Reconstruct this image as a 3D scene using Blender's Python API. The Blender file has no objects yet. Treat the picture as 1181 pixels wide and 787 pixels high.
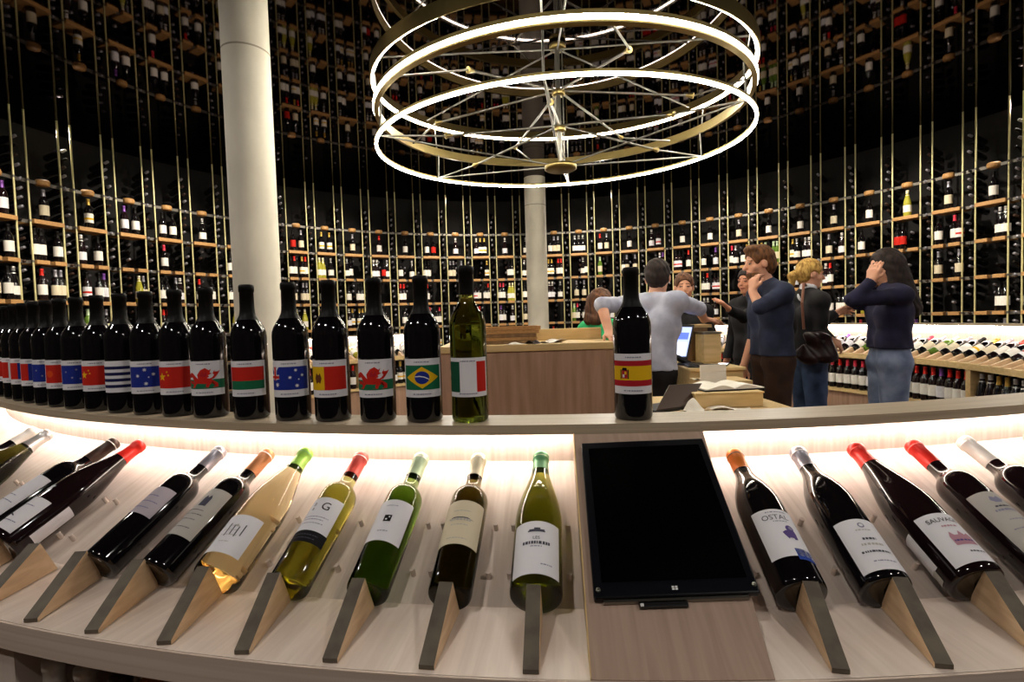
import bpy, bmesh, math, random
import numpy as np
from mathutils import Vector, Matrix
random.seed(11)
PI = math.pi
D2R = PI/180
scene = bpy.context.scene
COL = scene.collection

# ------------------------------------------------------------------ helpers
def lin(h):
    h = h.lstrip('#')
    c = [int(h[i:i+2], 16)/255 for i in (0, 2, 4)]
    return tuple(x/12.92 if x <= .04045 else ((x+.055)/1.055)**2.4 for x in c)

class NT:
    def __init__(s, name):
        s.m = bpy.data.materials.new(name); s.m.use_nodes = True
        s.t = s.m.node_tree; s.b = s.t.nodes['Principled BSDF']
    def n(s, typ, **kw):
        n = s.t.nodes.new(typ)
        for k, v in kw.items(): setattr(n, k, v)
        return n
    def l(s, a, b): s.t.links.new(a, b)

def flat(name, col, rough=.5, metal=0., trans=0., spec=.5, coat=0., ior=1.45, sheen=0., emit=None, estr=0.):
    k = NT(name); b = k.b
    if isinstance(col, str): col = lin(col)
    b.inputs['Base Color'].default_value = (*col, 1)
    b.inputs['Roughness'].default_value = rough
    b.inputs['Metallic'].default_value = metal
    b.inputs['Transmission Weight'].default_value = trans
    b.inputs['Specular IOR Level'].default_value = spec
    b.inputs['Coat Weight'].default_value = coat
    b.inputs['IOR'].default_value = ior
    b.inputs['Sheen Weight'].default_value = sheen
    if emit is not None:
        b.inputs['Emission Color'].default_value = (*(lin(emit) if isinstance(emit, str) else emit), 1)
        b.inputs['Emission Strength'].default_value = estr
    return k.m

def mottled(name, c1, c2, scale=8, rough=.6, bump=0., stretch=(1, 1, 1), metal=0., lo=.35, hi=.65, spec=.4):
    k = NT(name); b = k.b
    tc = k.n('ShaderNodeTexCoord'); mp = k.n('ShaderNodeMapping'); mp.inputs['Scale'].default_value = stretch
    nz = k.n('ShaderNodeTexNoise'); nz.inputs['Scale'].default_value = scale; nz.inputs['Detail'].default_value = 5
    cr = k.n('ShaderNodeValToRGB')
    cr.color_ramp.elements[0].position = lo; cr.color_ramp.elements[1].position = hi
    cr.color_ramp.elements[0].color = (*lin(c1), 1); cr.color_ramp.elements[1].color = (*lin(c2), 1)
    k.l(tc.outputs['Object'], mp.inputs[0]); k.l(mp.outputs[0], nz.inputs['Vector']); k.l(nz.outputs['Fac'], cr.inputs[0])
    k.l(cr.outputs[0], b.inputs['Base Color'])
    b.inputs['Roughness'].default_value = rough; b.inputs['Metallic'].default_value = metal
    b.inputs['Specular IOR Level'].default_value = spec
    if bump:
        bp = k.n('ShaderNodeBump'); bp.inputs['Strength'].default_value = bump; bp.inputs['Distance'].default_value = .004
        k.l(nz.outputs['Fac'], bp.inputs['Height']); k.l(bp.outputs[0], b.inputs['Normal'])
    return k.m

def polar_wood(name, c1, c2, along='radial', rough=.45, board=0.):
    """oak whose grain follows the ring: object coordinates turned into (angle, radius, height)"""
    k = NT(name); b = k.b
    g = k.n('ShaderNodeNewGeometry'); sx = k.n('ShaderNodeSeparateXYZ'); k.l(g.outputs['Position'], sx.inputs[0])
    at = k.n('ShaderNodeMath', operation='ARCTAN2'); k.l(sx.outputs[0], at.inputs[0]); k.l(sx.outputs[1], at.inputs[1])
    ln = k.n('ShaderNodeVectorMath', operation='LENGTH')
    cx = k.n('ShaderNodeCombineXYZ'); k.l(sx.outputs[0], cx.inputs[0]); k.l(sx.outputs[1], cx.inputs[1]); k.l(cx.outputs[0], ln.inputs[0])
    def mul(o, f):
        m = k.n('ShaderNodeMath', operation='MULTIPLY'); k.l(o, m.inputs[0]); m.inputs[1].default_value = f; return m.outputs[0]
    cv = k.n('ShaderNodeCombineXYZ')
    fa, fr, fz = (300, 5, 5) if along == 'radial' else (7, 130, 130)
    k.l(mul(at.outputs[0], fa), cv.inputs[0]); k.l(mul(ln.outputs[1], fr), cv.inputs[1]); k.l(mul(sx.outputs[2], fz), cv.inputs[2])
    nz = k.n('ShaderNodeTexNoise'); nz.inputs['Scale'].default_value = 1; nz.inputs['Detail'].default_value = 6; nz.inputs['Distortion'].default_value = .6
    k.l(cv.outputs[0], nz.inputs['Vector'])
    cr = k.n('ShaderNodeValToRGB')
    cr.color_ramp.elements[0].position = .3; cr.color_ramp.elements[1].position = .7
    cr.color_ramp.elements[0].color = (*lin(c1), 1); cr.color_ramp.elements[1].color = (*lin(c2), 1)
    k.l(nz.outputs['Fac'], cr.inputs[0])
    out = cr.outputs[0]
    if board:
        fl = k.n('ShaderNodeMath', operation='FLOOR'); k.l(mul(at.outputs[0], board), fl.inputs[0])
        wn = k.n('ShaderNodeTexWhiteNoise', noise_dimensions='1D'); k.l(fl.outputs[0], wn.inputs['W'])
        mr = k.n('ShaderNodeMapRange'); mr.inputs[3].default_value = .86; mr.inputs[4].default_value = 1.06; k.l(wn.outputs[0], mr.inputs[0])
        vm = k.n('ShaderNodeVectorMath', operation='SCALE'); k.l(out, vm.inputs[0]); k.l(mr.outputs[0], vm.inputs['Scale']); out = vm.outputs[0]
    k.l(out, b.inputs['Base Color']); b.inputs['Roughness'].default_value = rough
    return k.m

class MB:
    """collects shapes with material slots and links them as one mesh object"""
    def __init__(s): s.v = []; s.f = []; s.mi = []; s.sm = []
    def add(s, vs, fs, mi=0, smooth=False):
        o = len(s.v); s.v += [tuple(v) for v in vs]
        for f in fs: s.f.append(tuple(i+o for i in f)); s.mi.append(mi); s.sm.append(smooth)
    def box(s, lo, hi, mi=0, M=None):
        x0, y0, z0 = lo; x1, y1, z1 = hi
        vs = [Vector(p) for p in ((x0, y0, z0), (x1, y0, z0), (x1, y1, z0), (x0, y1, z0), (x0, y0, z1), (x1, y0, z1), (x1, y1, z1), (x0, y1, z1))]
        if M is not None: vs = [M @ v for v in vs]
        s.add(vs, [(0, 3, 2, 1), (4, 5, 6, 7), (0, 1, 5, 4), (1, 2, 6, 5), (2, 3, 7, 6), (3, 0, 4, 7)], mi)
    def tube(s, a, b, r, r2=None, n=10, mi=0):
        a = Vector(a); b = Vector(b); r2 = r if r2 is None else r2
        d = (b-a).normalized(); q = d.to_track_quat('Z', 'Y'); vs = []
        for p, rr in ((a, r), (b, r2)):
            for i in range(n): vs.append(p + q @ Vector((rr*math.cos(2*PI*i/n), rr*math.sin(2*PI*i/n), 0)))
        s.add(vs, [(i, (i+1) % n, n+(i+1) % n, n+i) for i in range(n)], mi, True)
        s.add(vs[:n], [tuple(range(n))[::-1]], mi); s.add(vs[n:], [tuple(range(n))], mi)
    def lathe(s, prof, n=32, mi=0, M=None, cap=False):
        vs = []
        for r, z in prof:
            for i in range(n): vs.append(Vector((r*math.cos(2*PI*i/n), r*math.sin(2*PI*i/n), z)))
        if M is not None: vs = [M @ v for v in vs]
        fs = [(j*n+i, j*n+(i+1) % n, (j+1)*n+(i+1) % n, (j+1)*n+i) for j in range(len(prof)-1) for i in range(n)]
        s.add(vs, fs, mi, True)
        if cap:
            s.add(vs[:n], [tuple(range(n))[::-1]], mi); s.add(vs[-n:], [tuple(range(n))], mi)
    def arc(s, prof, a0, a1, n, mi=0, closed=False):
        """prof: loop of (R, z), anticlockwise or not; swept over ring angles a0..a1 in degrees"""
        m = len(prof); vs = []
        cnt = n if closed else n+1
        for j in range(cnt):
            a = (a0+(a1-a0)*j/n)*D2R
            for R, z in prof: vs.append((R*math.sin(a), -R*math.cos(a), z))
        fs = []
        for j in range(n):
            k = (j+1) % cnt
            for i in range(m): fs.append((j*m+i, j*m+(i+1) % m, k*m+(i+1) % m, k*m+i))
        if not closed: fs += [tuple(range(m))[::-1], tuple(range((cnt-1)*m, cnt*m))]
        s.add(vs, fs, mi)
    def build(s, name, mats, parent=None, loc=None, bevel=0., fix=True):
        me = bpy.data.meshes.new(name); me.from_pydata(s.v, [], s.f)
        for m in (mats if isinstance(mats, (list, tuple)) else [mats]): me.materials.append(m)
        me.polygons.foreach_set('material_index', s.mi); me.polygons.foreach_set('use_smooth', s.sm)
        if fix:
            bm = bmesh.new(); bm.from_mesh(me); bmesh.ops.recalc_face_normals(bm, faces=bm.faces); bm.to_mesh(me); bm.free()
        me.update()
        o = bpy.data.objects.new(name, me); COL.objects.link(o)
        if parent is not None: o.parent = parent
        if loc is not None: o.location = loc
        if bevel:
            md = o.modifiers.new('bevel', 'BEVEL'); md.width = bevel; md.segments = 2; md.limit_method = 'ANGLE'
        return o

def tag(o, label=None, cat=None, group=None, kind=None):
    if label: o['label'] = label
    if cat: o['category'] = cat
    if group: o['group'] = group
    if kind: o['kind'] = kind
    return o

def empty(name, loc=(0, 0, 0), rz=0., label=None, cat=None, group=None):
    o = bpy.data.objects.new(name, None); COL.objects.link(o); o.location = loc; o.rotation_euler = (0, 0, rz)
    o.empty_display_size = .05
    return tag(o, label, cat, group)

def pol(R, deg, z): a = deg*D2R; return Vector((R*math.sin(a), -R*math.cos(a), z))

def ordinal(n):
    w = ['zeroth', 'first', 'second', 'third', 'fourth', 'fifth', 'sixth', 'seventh', 'eighth', 'ninth', 'tenth', 'eleventh', 'twelfth']
    if n < len(w): return w[n]
    return '%d%s' % (n, 'th' if 10 <= n % 100 <= 20 else {1: 'st', 2: 'nd', 3: 'rd'}.get(n % 10, 'th'))

# ------------------------------------------------------------------ camera
CAM = Vector((-.3693, -4.5102, 1.33)); F_PX = 604.87; PITCH = .0417; ROLL = -.0304
cp, sp = math.cos(PITCH), math.sin(PITCH)
fwd = Vector((0, cp, -sp)); up0 = Vector((0, sp, cp)); rt0 = Vector((1, 0, 0))
rt = math.cos(ROLL)*rt0 + math.sin(ROLL)*up0
up = -math.sin(ROLL)*rt0 + math.cos(ROLL)*up0
cam = bpy.data.cameras.new('camera'); cam.sensor_width = 36; cam.lens = F_PX/1181*36; cam.clip_start = .02; cam.clip_end = 60
co = bpy.data.objects.new('camera', cam); COL.objects.link(co)
co.matrix_world = Matrix(((rt.x, up.x, -fwd.x, CAM.x), (rt.y, up.y, -fwd.y, CAM.y), (rt.z, up.z, -fwd.z, CAM.z), (0, 0, 0, 1)))
scene.camera = co
def PX(x, y, depth):
    """a point of the place seen at (x, y) whose distance ahead of the camera (world y) is depth"""
    v = rt*((x-590.5)/F_PX) + up*((393.5-y)/F_PX) + fwd
    return CAM + v*(depth/v.y)
def inframe(p, m=0):
    d = Vector(p)-CAM; z = d.dot(fwd)
    if z < .1: return False
    x = 590.5+F_PX*d.dot(rt)/z; y = 393.5-F_PX*d.dot(up)/z
    return -m < x < 1181+m and -m < y < 787+m

# ------------------------------------------------------------------ materials
M = {}
M['oak_radial'] = polar_wood('oak_radial', '#cdbbae', '#e2d3c8', 'radial', .5, 22)
M['oak_shelf'] = polar_wood('oak_shelf', '#dac9bd', '#eadbd0', 'radial', .45, 9)
M['oak_ledge'] = polar_wood('oak_ledge', '#a8977f', '#bfae96', 'along', .4)
M['oak_fascia'] = polar_wood('oak_fascia', '#cdb8aa', '#deccbf', 'along', .5)
M['oak_kiosk'] = polar_wood('oak_kiosk', '#a58b7b', '#b79d8c', 'radial', .45)
M['oak_wedge'] = mottled('oak_wedge', '#d2b08a', '#e6c8a2', 14, .5, .05, (1, 1, 6))
M['wedge_edge'] = mottled('wedge_edge', '#595046', '#6d6355', 30, .55, .05)
M['joint'] = flat('joint', '#a09886', .8)
M['oak_desk'] = mottled('oak_desk', '#9b7a62', '#b3907a', 3, .5, .03, (9, 9, .8))
M['oak_edge'] = mottled('oak_edge', '#cdb078', '#dec08c', 5, .5, .03, (1, 6, 8))
M['oak_plank'] = mottled('oak_plank', '#a87a48', '#c79a62', 9, .5, .03, (6, 6, 40))
M['oak_dark'] = mottled('oak_dark', '#7a5c3c', '#94734e', 5, .5, .03, (6, 6, 1))
M['brass'] = flat('brass', '#d8cf98', .35, .3)
M['gold'] = flat('gold', '#9c8a58', .35, 1.)
M['steel'] = flat('steel', '#8a8880', .3, 1.)
M['dark_steel'] = flat('dark_steel', '#6a655e', .45, .4)
M['concrete'] = mottled('concrete', '#cfc9ba', '#e4dece', 3, .75, .1, (1, 1, .6))
M['wall'] = mottled('wall_dark', '#080607', '#0e0b0b', 4, .85)
M['floor'] = mottled('floor_oak', '#4a3526', '#62472f', 4, .5, .03, (1, 12, 1))
k_ = NT('ceiling_mirror'); gl_ = k_.n('ShaderNodeBsdfGlossy'); gl_.inputs['Color'].default_value = (.085, .074, .072, 1); gl_.inputs['Roughness'].default_value = .03
k_.l(gl_.outputs[0], k_.t.nodes['Material Output'].inputs['Surface']); M['ceiling'] = k_.m
M['led'] = flat('led_warm', '#fff4d8', .5, emit=(1., .93, .78), estr=68)
M['led_strip'] = flat('led_strip', '#fff4e0', .5, emit=(1., .91, .82), estr=25)
M['led_strip_far'] = flat('led_strip_far', '#fff4e0', .5, emit=(1., .94, .86), estr=36)
M['black_glass'] = flat('black_glass', (.004, .003, .004), .07, spec=.6, coat=.3)
M['black_wine'] = flat('black_wine', (.010, .004, .005), .08, spec=.6, coat=.2)
M['olive_glass'] = flat('olive_glass', (.05, .06, .01), .06, trans=.35, spec=.6)
M['gold_wine'] = flat('gold_wine', (1., .78, .36), .02, trans=1., ior=1.36)
M['yellow_wine'] = flat('yellow_wine', (.82, .70, .10), .02, trans=1., ior=1.36)
M['green_wine'] = flat('green_wine', (.36, .52, .08), .02, trans=1., ior=1.36)
M['amber_wine'] = flat('amber_wine', (.62, .50, .14), .02, trans=1., ior=1.36)
M['lime_wine'] = flat('lime_wine', (.72, .68, .10), .02, trans=1., ior=1.36)
def wine(name, tint, absorb, dens):
    k = NT(name); b = k.b
    b.inputs['Base Color'].default_value = (*tint, 1); b.inputs['Roughness'].default_value = .02; b.inputs['Transmission Weight'].default_value = 1; b.inputs['IOR'].default_value = 1.36
    v = k.n('ShaderNodeVolumeAbsorption'); v.inputs[0].default_value = (*absorb, 1); v.inputs[1].default_value = dens
    k.l(v.outputs[0], k.t.nodes['Material Output'].inputs['Volume']); M[name] = k.m
wine('yellow_wine', (.92, .94, .6), (.70, .68, .06), 40)
wine('green_wine', (.8, .9, .5), (.46, .62, .06), 58)
wine('amber_wine', (.85, .82, .5), (.52, .46, .10), 80)
wine('lime_wine', (.9, .93, .5), (.62, .64, .05), 46)
wine('gold_wine', (1., .95, .75), (.98, .80, .30), 8)
wine('olive_glass', (.6, .62, .3), (.45, .42, .06), 50)
wine('italy_glass', (.7, .75, .35), (.42, .46, .08), 60)
def capm(name, col, metal=.35, rough=.35): M[name] = flat(name, col, rough, metal)
M['cap_black'] = flat('cap_black', '#0c0908', .5, 0, spec=.2); capm('cap_red', '#d8281e', .2); capm('cap_coral', '#e2564c', .2); capm('cap_orange', '#d9762a', .2)
capm('cap_copper', '#d08a5e', .4); capm('cap_grey', '#9a97a0', .6); capm('cap_silver', '#cfccca', .7, .3); capm('cap_green', '#8fc04a', .2)
capm('cap_mint', '#c3d8b2', .2); capm('cap_cream', '#efe4c4', .2); capm('cap_forest', '#5d9a6a', .3); capm('cap_white', '#e2dcd6', .2); capm('cap_brown', '#3c2a22', .2)
capm('cap_gold', '#c9a24a', .5); capm('cap_pink', '#d8384e', .2); capm('cap_purple', '#7a4a9c', .3)
def paper(name, col, rough=.7): M[name] = flat(name, col, rough, spec=.2)
for n_, c_ in dict(p_white='#e6e4ea', p_cream='#ddd0b4', p_grey='#b9b4ae', p_mauve='#b4aab4', p_red='#c6261c', p_dkred='#b01f2a', p_blue='#1e2f8c', p_navy='#16194a',
                   p_green='#1c6a48', p_dkgreen='#165038', p_yellow='#e8b818', p_orange='#d94a18', p_black='#141216', p_ink='#4a4a58', p_inkblue='#5a5a8a', p_rose='#b98a98',
                   p_purple='#5a4a86', p_brightblue='#2846a0', p_lime='#6aa83a', p_line='#8a88a0', p_label='#efeae2').items(): paper(n_, c_)
M['peg'] = M['oak_radial']
M['skin'] = flat('skin', '#d9a083', .5, spec=.35)
M['skin_dark'] = flat('skin_warm', '#c98a6c', .5, spec=.35)
M['eye'] = flat('eye_dark', '#2a1c18', .3)
M['lips'] = flat('lips', '#a85a50', .45)
M['hair_brown'] = mottled('hair_brown', '#3a2114', '#6b4226', 60, .75, .4, (1, 1, .25))
M['hair_dark'] = mottled('hair_dark', '#140c0a', '#2c1a14', 60, .75, .4, (1, 1, .25))
M['hair_ginger'] = mottled('hair_ginger', '#3c2412', '#7a4c24', 60, .75, .4, (1, 1, .25))
M['hair_blonde'] = mottled('hair_blonde', '#8a6228', '#d2ab5c', 60, .75, .4, (1, 1, .3))
M['cloth_lightblue'] = mottled('cloth_lightblue', '#a3a6ba', '#bcbfd0', 12, .85, .1)
M['cloth_blue'] = mottled('cloth_blue', '#1d2338', '#28304a', 12, .85, .1)
M['cloth_navy'] = mottled('cloth_navy', '#16142c', '#201e3c', 12, .9, .1)
M['cloth_black'] = mottled('cloth_black', '#0e0c10', '#18151a', 12, .85, .1)
M['cloth_green'] = mottled('cloth_green', '#1e9a5c', '#2cb46e', 12, .85, .1)
M['cloth_brown'] = mottled('cloth_brown', '#2a1a12', '#3a2418', 12, .9, .1)
M['denim'] = mottled('denim', '#54617e', '#7f8ba6', 7, .9, .15)
M['denim_dark'] = mottled('denim_dark', '#27344e', '#43587c', 7, .9, .15)
M['cloth_white'] = flat('cloth_white', '#dcdce4', .85)
M['leather'] = mottled('leather', '#1a0e10', '#2a1616', 20, .4, .1)
M['strap'] = flat('strap_tan', '#7a4a34', .5)
M['screen_black'] = flat('screen_black', (.001, .001, .0012), .12, spec=.15)
M['bezel'] = flat('bezel', (.003, .0035, .006), .3, spec=.22)
M['screen_lit'] = flat('screen_lit', (.1, .12, .3), .3, emit=(.50, .58, 1.), estr=1.3)
M['screen_blue'] = flat('screen_blue', (.05, .08, .3), .3, emit=(.12, .20, .85), estr=1.1)
M['screen_white'] = flat('screen_white', (.6, .6, .8), .3, emit=(.85, .9, 1.), estr=1.4)
M['laptop'] = flat('laptop', '#5a4c44', .35, .6)
M['plastic_black'] = flat('plastic_black', '#0c0b0e', .4)
M['white_paint'] = flat('white_icon', '#d8d8d8', .5)
M['paper'] = mottled('paper', '#e4ddd0', '#f0eadf', 10, .8)

# ------------------------------------------------------------------ room shell
WALL_R = 5.86; CEIL = 3.632
mb = MB(); mb.arc([(WALL_R, 0), (WALL_R+.15, 0), (WALL_R+.15, CEIL), (WALL_R, CEIL)], 0, 360, 96, closed=True)
tag(mb.build('wall_back', M['wall']), 'dark round wall behind the wine racks', 'wall', kind='structure')
mb = MB(); mb.lathe([(0.001, -.1), (WALL_R+.15, -.1), (WALL_R+.15, 0), (.001, 0)], 96); mb.sm = [False]*len(mb.sm)
tag(mb.build('floor', M['floor']), 'dark oak floor of the round wine shop', 'floor', kind='structure')
mb = MB(); mb.lathe([(0.001, CEIL), (WALL_R+.15, CEIL), (WALL_R+.15, CEIL+.1), (.001, CEIL+.1)], 96); mb.sm = [False]*len(mb.sm)
tag(mb.build('ceiling', M['ceiling']), 'black mirror ceiling reflecting the racks and the ring lamp', 'ceiling', kind='structure')

def pillar(loc, r, label):
    root = empty('pillar', loc, 0, label, 'pillar'); root['kind'] = 'structure'
    m = MB(); m.lathe([(r, 0), (r, CEIL-.001)], 48, cap=True); m.build('shaft', M['concrete'], root)
    m = MB(); m.lathe([(r+.012, 0), (r+.012, .09), (r+.001, .10)], 48); m.build('base_ring', M['dark_steel'], root)
    m = MB(); m.lathe([(r+.0006, SEAM-.006), (r+.0012, SEAM), (r+.0006, SEAM+.006)], 48); m.build('joint_ring', M['joint'], root)
p_near = PX(297, 330, 3.62); p_far = PX(619, 300, 8.7)
SEAM = PX(290, 62, 3.62).z
pillar((p_near.x, p_near.y, 0), .150, 'thick pale concrete pillar near the standing flag bottles on the left')
pillar((p_far.x, p_far.y, 0), .172, 'pale concrete pillar far behind the wooden desk')

# ------------------------------------------------------------------ small bottles for racks and the far counter
def prof_scaled(prof, s): return [(r*s, z*s) for r, z in prof]
BORD = [(.0005, .004), (.026, .002), (.0335, .0), (.0365, .003), (.0375, .008), (.0375, .184), (.0366, .193), (.0335, .203), (.0275, .214), (.0205, .224), (.0165, .232), (.0150, .241), (.0145, .252), (.0141, .284), (.0155, .285), (.0155, .2965), (.0140, .300), (.0005, .300)]
BURG = [(.0005, .004), (.028, .002), (.0375, .0), (.0400, .003), (.0410, .009), (.0410, .135), (.0400, .150), (.0365, .172), (.0305, .197), (.0235, .222), (.0180, .243), (.0155, .257), (.0147, .270), (.0144, .284), (.0158, .285), (.0158, .2955), (.0140, .299), (.0005, .299)]
SLOP = [(.0005, .004), (.026, .002), (.0345, .0), (.0375, .003), (.0385, .008), (.0385, .160), (.0372, .175), (.0330, .194), (.0262, .212), (.0200, .227), (.0165, .240), (.0150, .253), (.0143, .284), (.0156, .285), (.0156, .2965), (.0140, .300), (.0005, .300)]
DBORD = [(.0005, .004), (.024, .002), (.0305, .0), (.0335, .003), (.0348, .008), (.0348, .182), (.0343, .190), (.0325, .1975), (.0285, .2045), (.0225, .2105), (.0178, .2165), (.0155, .2245), (.0147, .236), (.0145, .252), (.0141, .289), (.0155, .290), (.0155, .3015), (.0140, .305), (.0005, .305)]
SMALL = []
def small_bottle(glass, cap, label, lab2, burg):
    m = MB(); P = BURG if burg else BORD; n = 12
    keep = [0, 2, 4, 5, 7, 9, 11, 13, 17]
    m.lathe([P[i] for i in keep], n, 0)
    r = P[5][0]+.0008
    zc = .236
    m.lathe([((.0176 if not burg else .0200)+.0006, zc), (.0154, .256), (.0150, .284), (.0165, .286), (.0160, .300), (.0005, .3015)], n, 1)
    z0, z1 = (.045, .125) if burg else (.055, .15)
    m.lathe([(r, z0), (r, z1)], n, 2)
    if lab2: m.lathe([(r+.0004, z0+.03), (r+.0004, z0+.05)], n, 3)
    me_o = m.build('wine_bottle', [glass, cap, label, lab2 or label])
    me = me_o.data; bpy.data.objects.remove(me_o)
    SMALL.append(me); return me
combos = [('black_glass', 'cap_black', 'p_label', None, 0), ('black_wine', 'cap_red', 'p_label', None, 0), ('black_glass', 'cap_gold', 'p_label', 'p_yellow', 0), ('black_wine', 'cap_white', 'p_white', None, 1),
          ('black_glass', 'cap_grey', 'p_cream', None, 0), ('olive_glass', 'cap_silver', 'p_label', None, 1), ('black_wine', 'cap_black', 'p_white', 'p_red', 0), ('black_glass', 'cap_pink', 'p_label', None, 0),
          ('lime_wine', 'cap_cream', 'p_label', None, 1), ('black_wine', 'cap_purple', 'p_white', None, 0), ('black_glass', 'cap_black', 'p_red', None, 0), ('green_wine', 'cap_mint', 'p_cream', None, 0)]
M['solid_lime'] = flat('solid_lime', '#a8a23c', .1); M['solid_green'] = flat('solid_green', '#5c7a2c', .1)
swap = {'lime_wine': 'solid_lime', 'green_wine': 'solid_green', 'olive_glass': 'black_glass'}
CNAME = ['dark', 'red capped dark', 'gold capped dark', 'white capped dark', 'cream labelled dark', 'silver capped dark', 'red banded dark', 'pink capped dark', 'pale yellow', 'purple capped dark', 'red labelled dark', 'green']
for c in combos: small_bottle(M[swap.get(c[0], c[0])], M[c[1]], M[c[2]], M[c[3]] if c[3] else None, c[4])
WEIGHT = [8, 3, 2, 4, 4, 4, 2, 1, 1, 1, 1, 1]
small = []      # (matrix, variant, label, group, centre)

# ------------------------------------------------------------------ the wall of racks
PHI0, DPHI = -.0830, .0852
RACK = 5.39
Z1, ROW = 2.50, .42
lying = MB()
def bay_name(i):
    if i <= 4: return '%s bay left of the near pillar' % ordinal(5-i)
    if i <= 15: return '%s bay left of the far pillar' % ordinal(16-i)
    if i == 16: return 'bay half hidden behind the far pillar'
    return '%s bay right of the far pillar' % ordinal(i-16)
def lying_bottle(a, z, R, tilt):
    """a low bottle lying with its neck to the room, slightly tipped"""
    c = Vector((R*math.sin(a), R*math.cos(a), z)); d = Vector((-math.sin(a), -math.cos(a), tilt)).normalized()
    q = d.to_track_quat('Z', 'Y').to_matrix().to_4x4(); q.translation = c
    lying.lathe([(.001, 0), (.036, .002), (.0365, .18), (.016, .225), (.0145, .262)], 8, 0, q)
    lying.lathe([(.0155, .24), (.0152, .296), (.001, .297)], 8, random.choice([1, 2, 2, 2, 3]), q)
for i in range(-4, 36):
    if i in (5, 6): nm = 'hidden'
    a = PHI0+DPHI*(i-15)
    ca, sa = math.cos(a), math.sin(a)
    nmb = bay_name(i)
    root = empty('wine_rack', (RACK*sa, RACK*ca, 0), -a, 'tall brass poled wine rack with wooden shelves, %s' % nmb, 'wine rack', 'wine rack bays around the round wall')
    # local frame: x along the wall, +y away from the room
    hw = .163
    for sx in (-1, 1):
        m = MB(); m.tube((sx*hw, 0, 0), (sx*hw, 0, CEIL-.002), .0095, n=8)
        for z in [Z1+ROW]+[Z1-k*ROW for k in range(6)]: m.tube((sx*hw, 0, z-.012), (sx*hw, 0, z+.012), .0135, n=8, mi=1)
        m.build('pole', [M['brass'], M['dark_steel']], root)
    for z in [Z1+ROW]+[Z1-k*ROW for k in range(6)]:
        m = MB(); m.box((-.228, .03, z-.022), (.228, .045, z+.012)); m.build('crossbar', M['dark_steel'], root)
    m = MB(); m.box((-hw+.012, -.035, Z1-.026), (hw-.012, .20, Z1+.018)); m.build('shelf_plank', M['oak_plank'], root, bevel=.003)
    for k in range(1, 6):
        z = Z1-k*ROW
        for x0, x1 in ((-hw+.012, -.022), (.030, hw-.012)):
            m = MB(); m.box((x0, -.035, z-.026), (x1, .18, z+.016)); m.build('shelf_plank', M['oak_plank'], root, bevel=.003)
    m = MB(); zk = Z1+ROW; m.lathe([(.001, zk-.03), (.052, zk-.03), (.062, zk-.02), (.064, zk+.012), (.056, zk+.03), (.001, zk+.032)], 20, M=Matrix.Translation((0, .03, 0)))
    m.build('display_cap', M['oak_plank'], root)
    # bottles standing on the shelves
    for k in range(0, 5):
        z = Z1-k*ROW+(.018 if k == 0 else .016)
        if k == 0:
            xs = [0.0] if random.random() < .75 else [-.06, .07]
            if 12 <= i <= 21: xs = random.choice([[0.], [-.075, 0, .075], [-.07, .05]])
        else:
            xs = []
            for x0, x1 in ((-.13, -.045), (.05, .13)):
                rr = random.random()
                if rr < .40: xs += [x0+.018, x1-.008]
                elif rr < .78: xs += [random.uniform(x0+.02, x1-.01)]
        var = random.choices(range(12), WEIGHT)[0]
        for j, x in enumerate(sorted(xs)):
            if random.random() < .5: var = random.choices(range(12), WEIGHT)[0]
            px = RACK*sa+x*ca+.03*sa; py = RACK*ca-x*sa+.03*ca
            Mx = Matrix.Translation((px, py, z)) @ Matrix.Rotation(-a+random.uniform(-.3, .3), 4, 'Z') @ Matrix.Scale(1.12, 4)
            row = ['top', 'second', 'third', 'fourth', 'fifth'][k]
            if len(xs) == 1: lab = '%s wine bottle alone on %s shelf, %s' % (CNAME[var], row, nmb)
            else: lab = '%s bottle, %s from left on %s shelf, %s' % (CNAME[var].split()[-1], ordinal(j+1), row, nmb)
            small.append([Mx, var, lab, 'bottles standing in the wall racks', Vector((px, py, z+.15)), 0 if k < 4 and i not in (5, 6) else 9])
    # bottles lying behind
    for k in range(-1, 6):
        zb = Z1-k*ROW+.03
        for n_ in range(4):
            z = zb+.045+n_*.094
            if z > CEIL-.05: continue
            for ang in (a+DPHI*.5, a):
                if ang == a and k <= 0: continue
                if random.random() < .06: continue
                lying_bottle(ang+random.uniform(-.004, .004), z, RACK+.30 if ang != a else RACK+.37, .22)
tag(lying.build('racked_bottles', [M['black_glass'], M['cap_black'], M['cap_grey'], M['cap_brown']]), 'dark bottles lying necks out in rows deep in the wall racks', 'bottles', kind='stuff')

# ------------------------------------------------------------------ the near display counter (faces the viewer)
PB_R = 3.712
SLOPE = math.atan2(1.024-.87, PB_R-3.411)
counter = empty('display_counter', (0, 0, 0), 0, 'long curved pale oak display counter across the foreground', 'counter')
KA0, KA1, KB0, KB1 = -4.13, .08, -4.17, -.80
A0, A1 = -75, 42
def cpart(name, prof, a0, a1, mat, n=90, parent=counter, bevel=0):
    m = MB(); m.arc(prof, a0, a1, n); return m.build(name, mat, parent, bevel=bevel)
cpart('ledge', [(3.475, 1.095), (3.475, 1.115), (3.362, 1.115), (3.362, 1.095)], A0, A1, M['oak_ledge'], 120)
for a0, a1 in ((A0, KA0), (KA1, A1)):
    cpart('back_strip', [(3.411, 1.0), (3.411, 1.095), (3.391, 1.095), (3.391, 1.0)], a0, a1, M['oak_radial'], 60)
    cpart('led_strip', [(3.440, 1.090), (3.440, 1.0949), (3.428, 1.0949), (3.428, 1.090)], a0+.05, a1-.05, M['led_strip'], 60)
    cpart('sloped_panel', [(PB_R, .87), (3.411, 1.024), (3.399, 1.006), (PB_R-.012, .852)], a0, a1, M['oak_radial'], 60)
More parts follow.
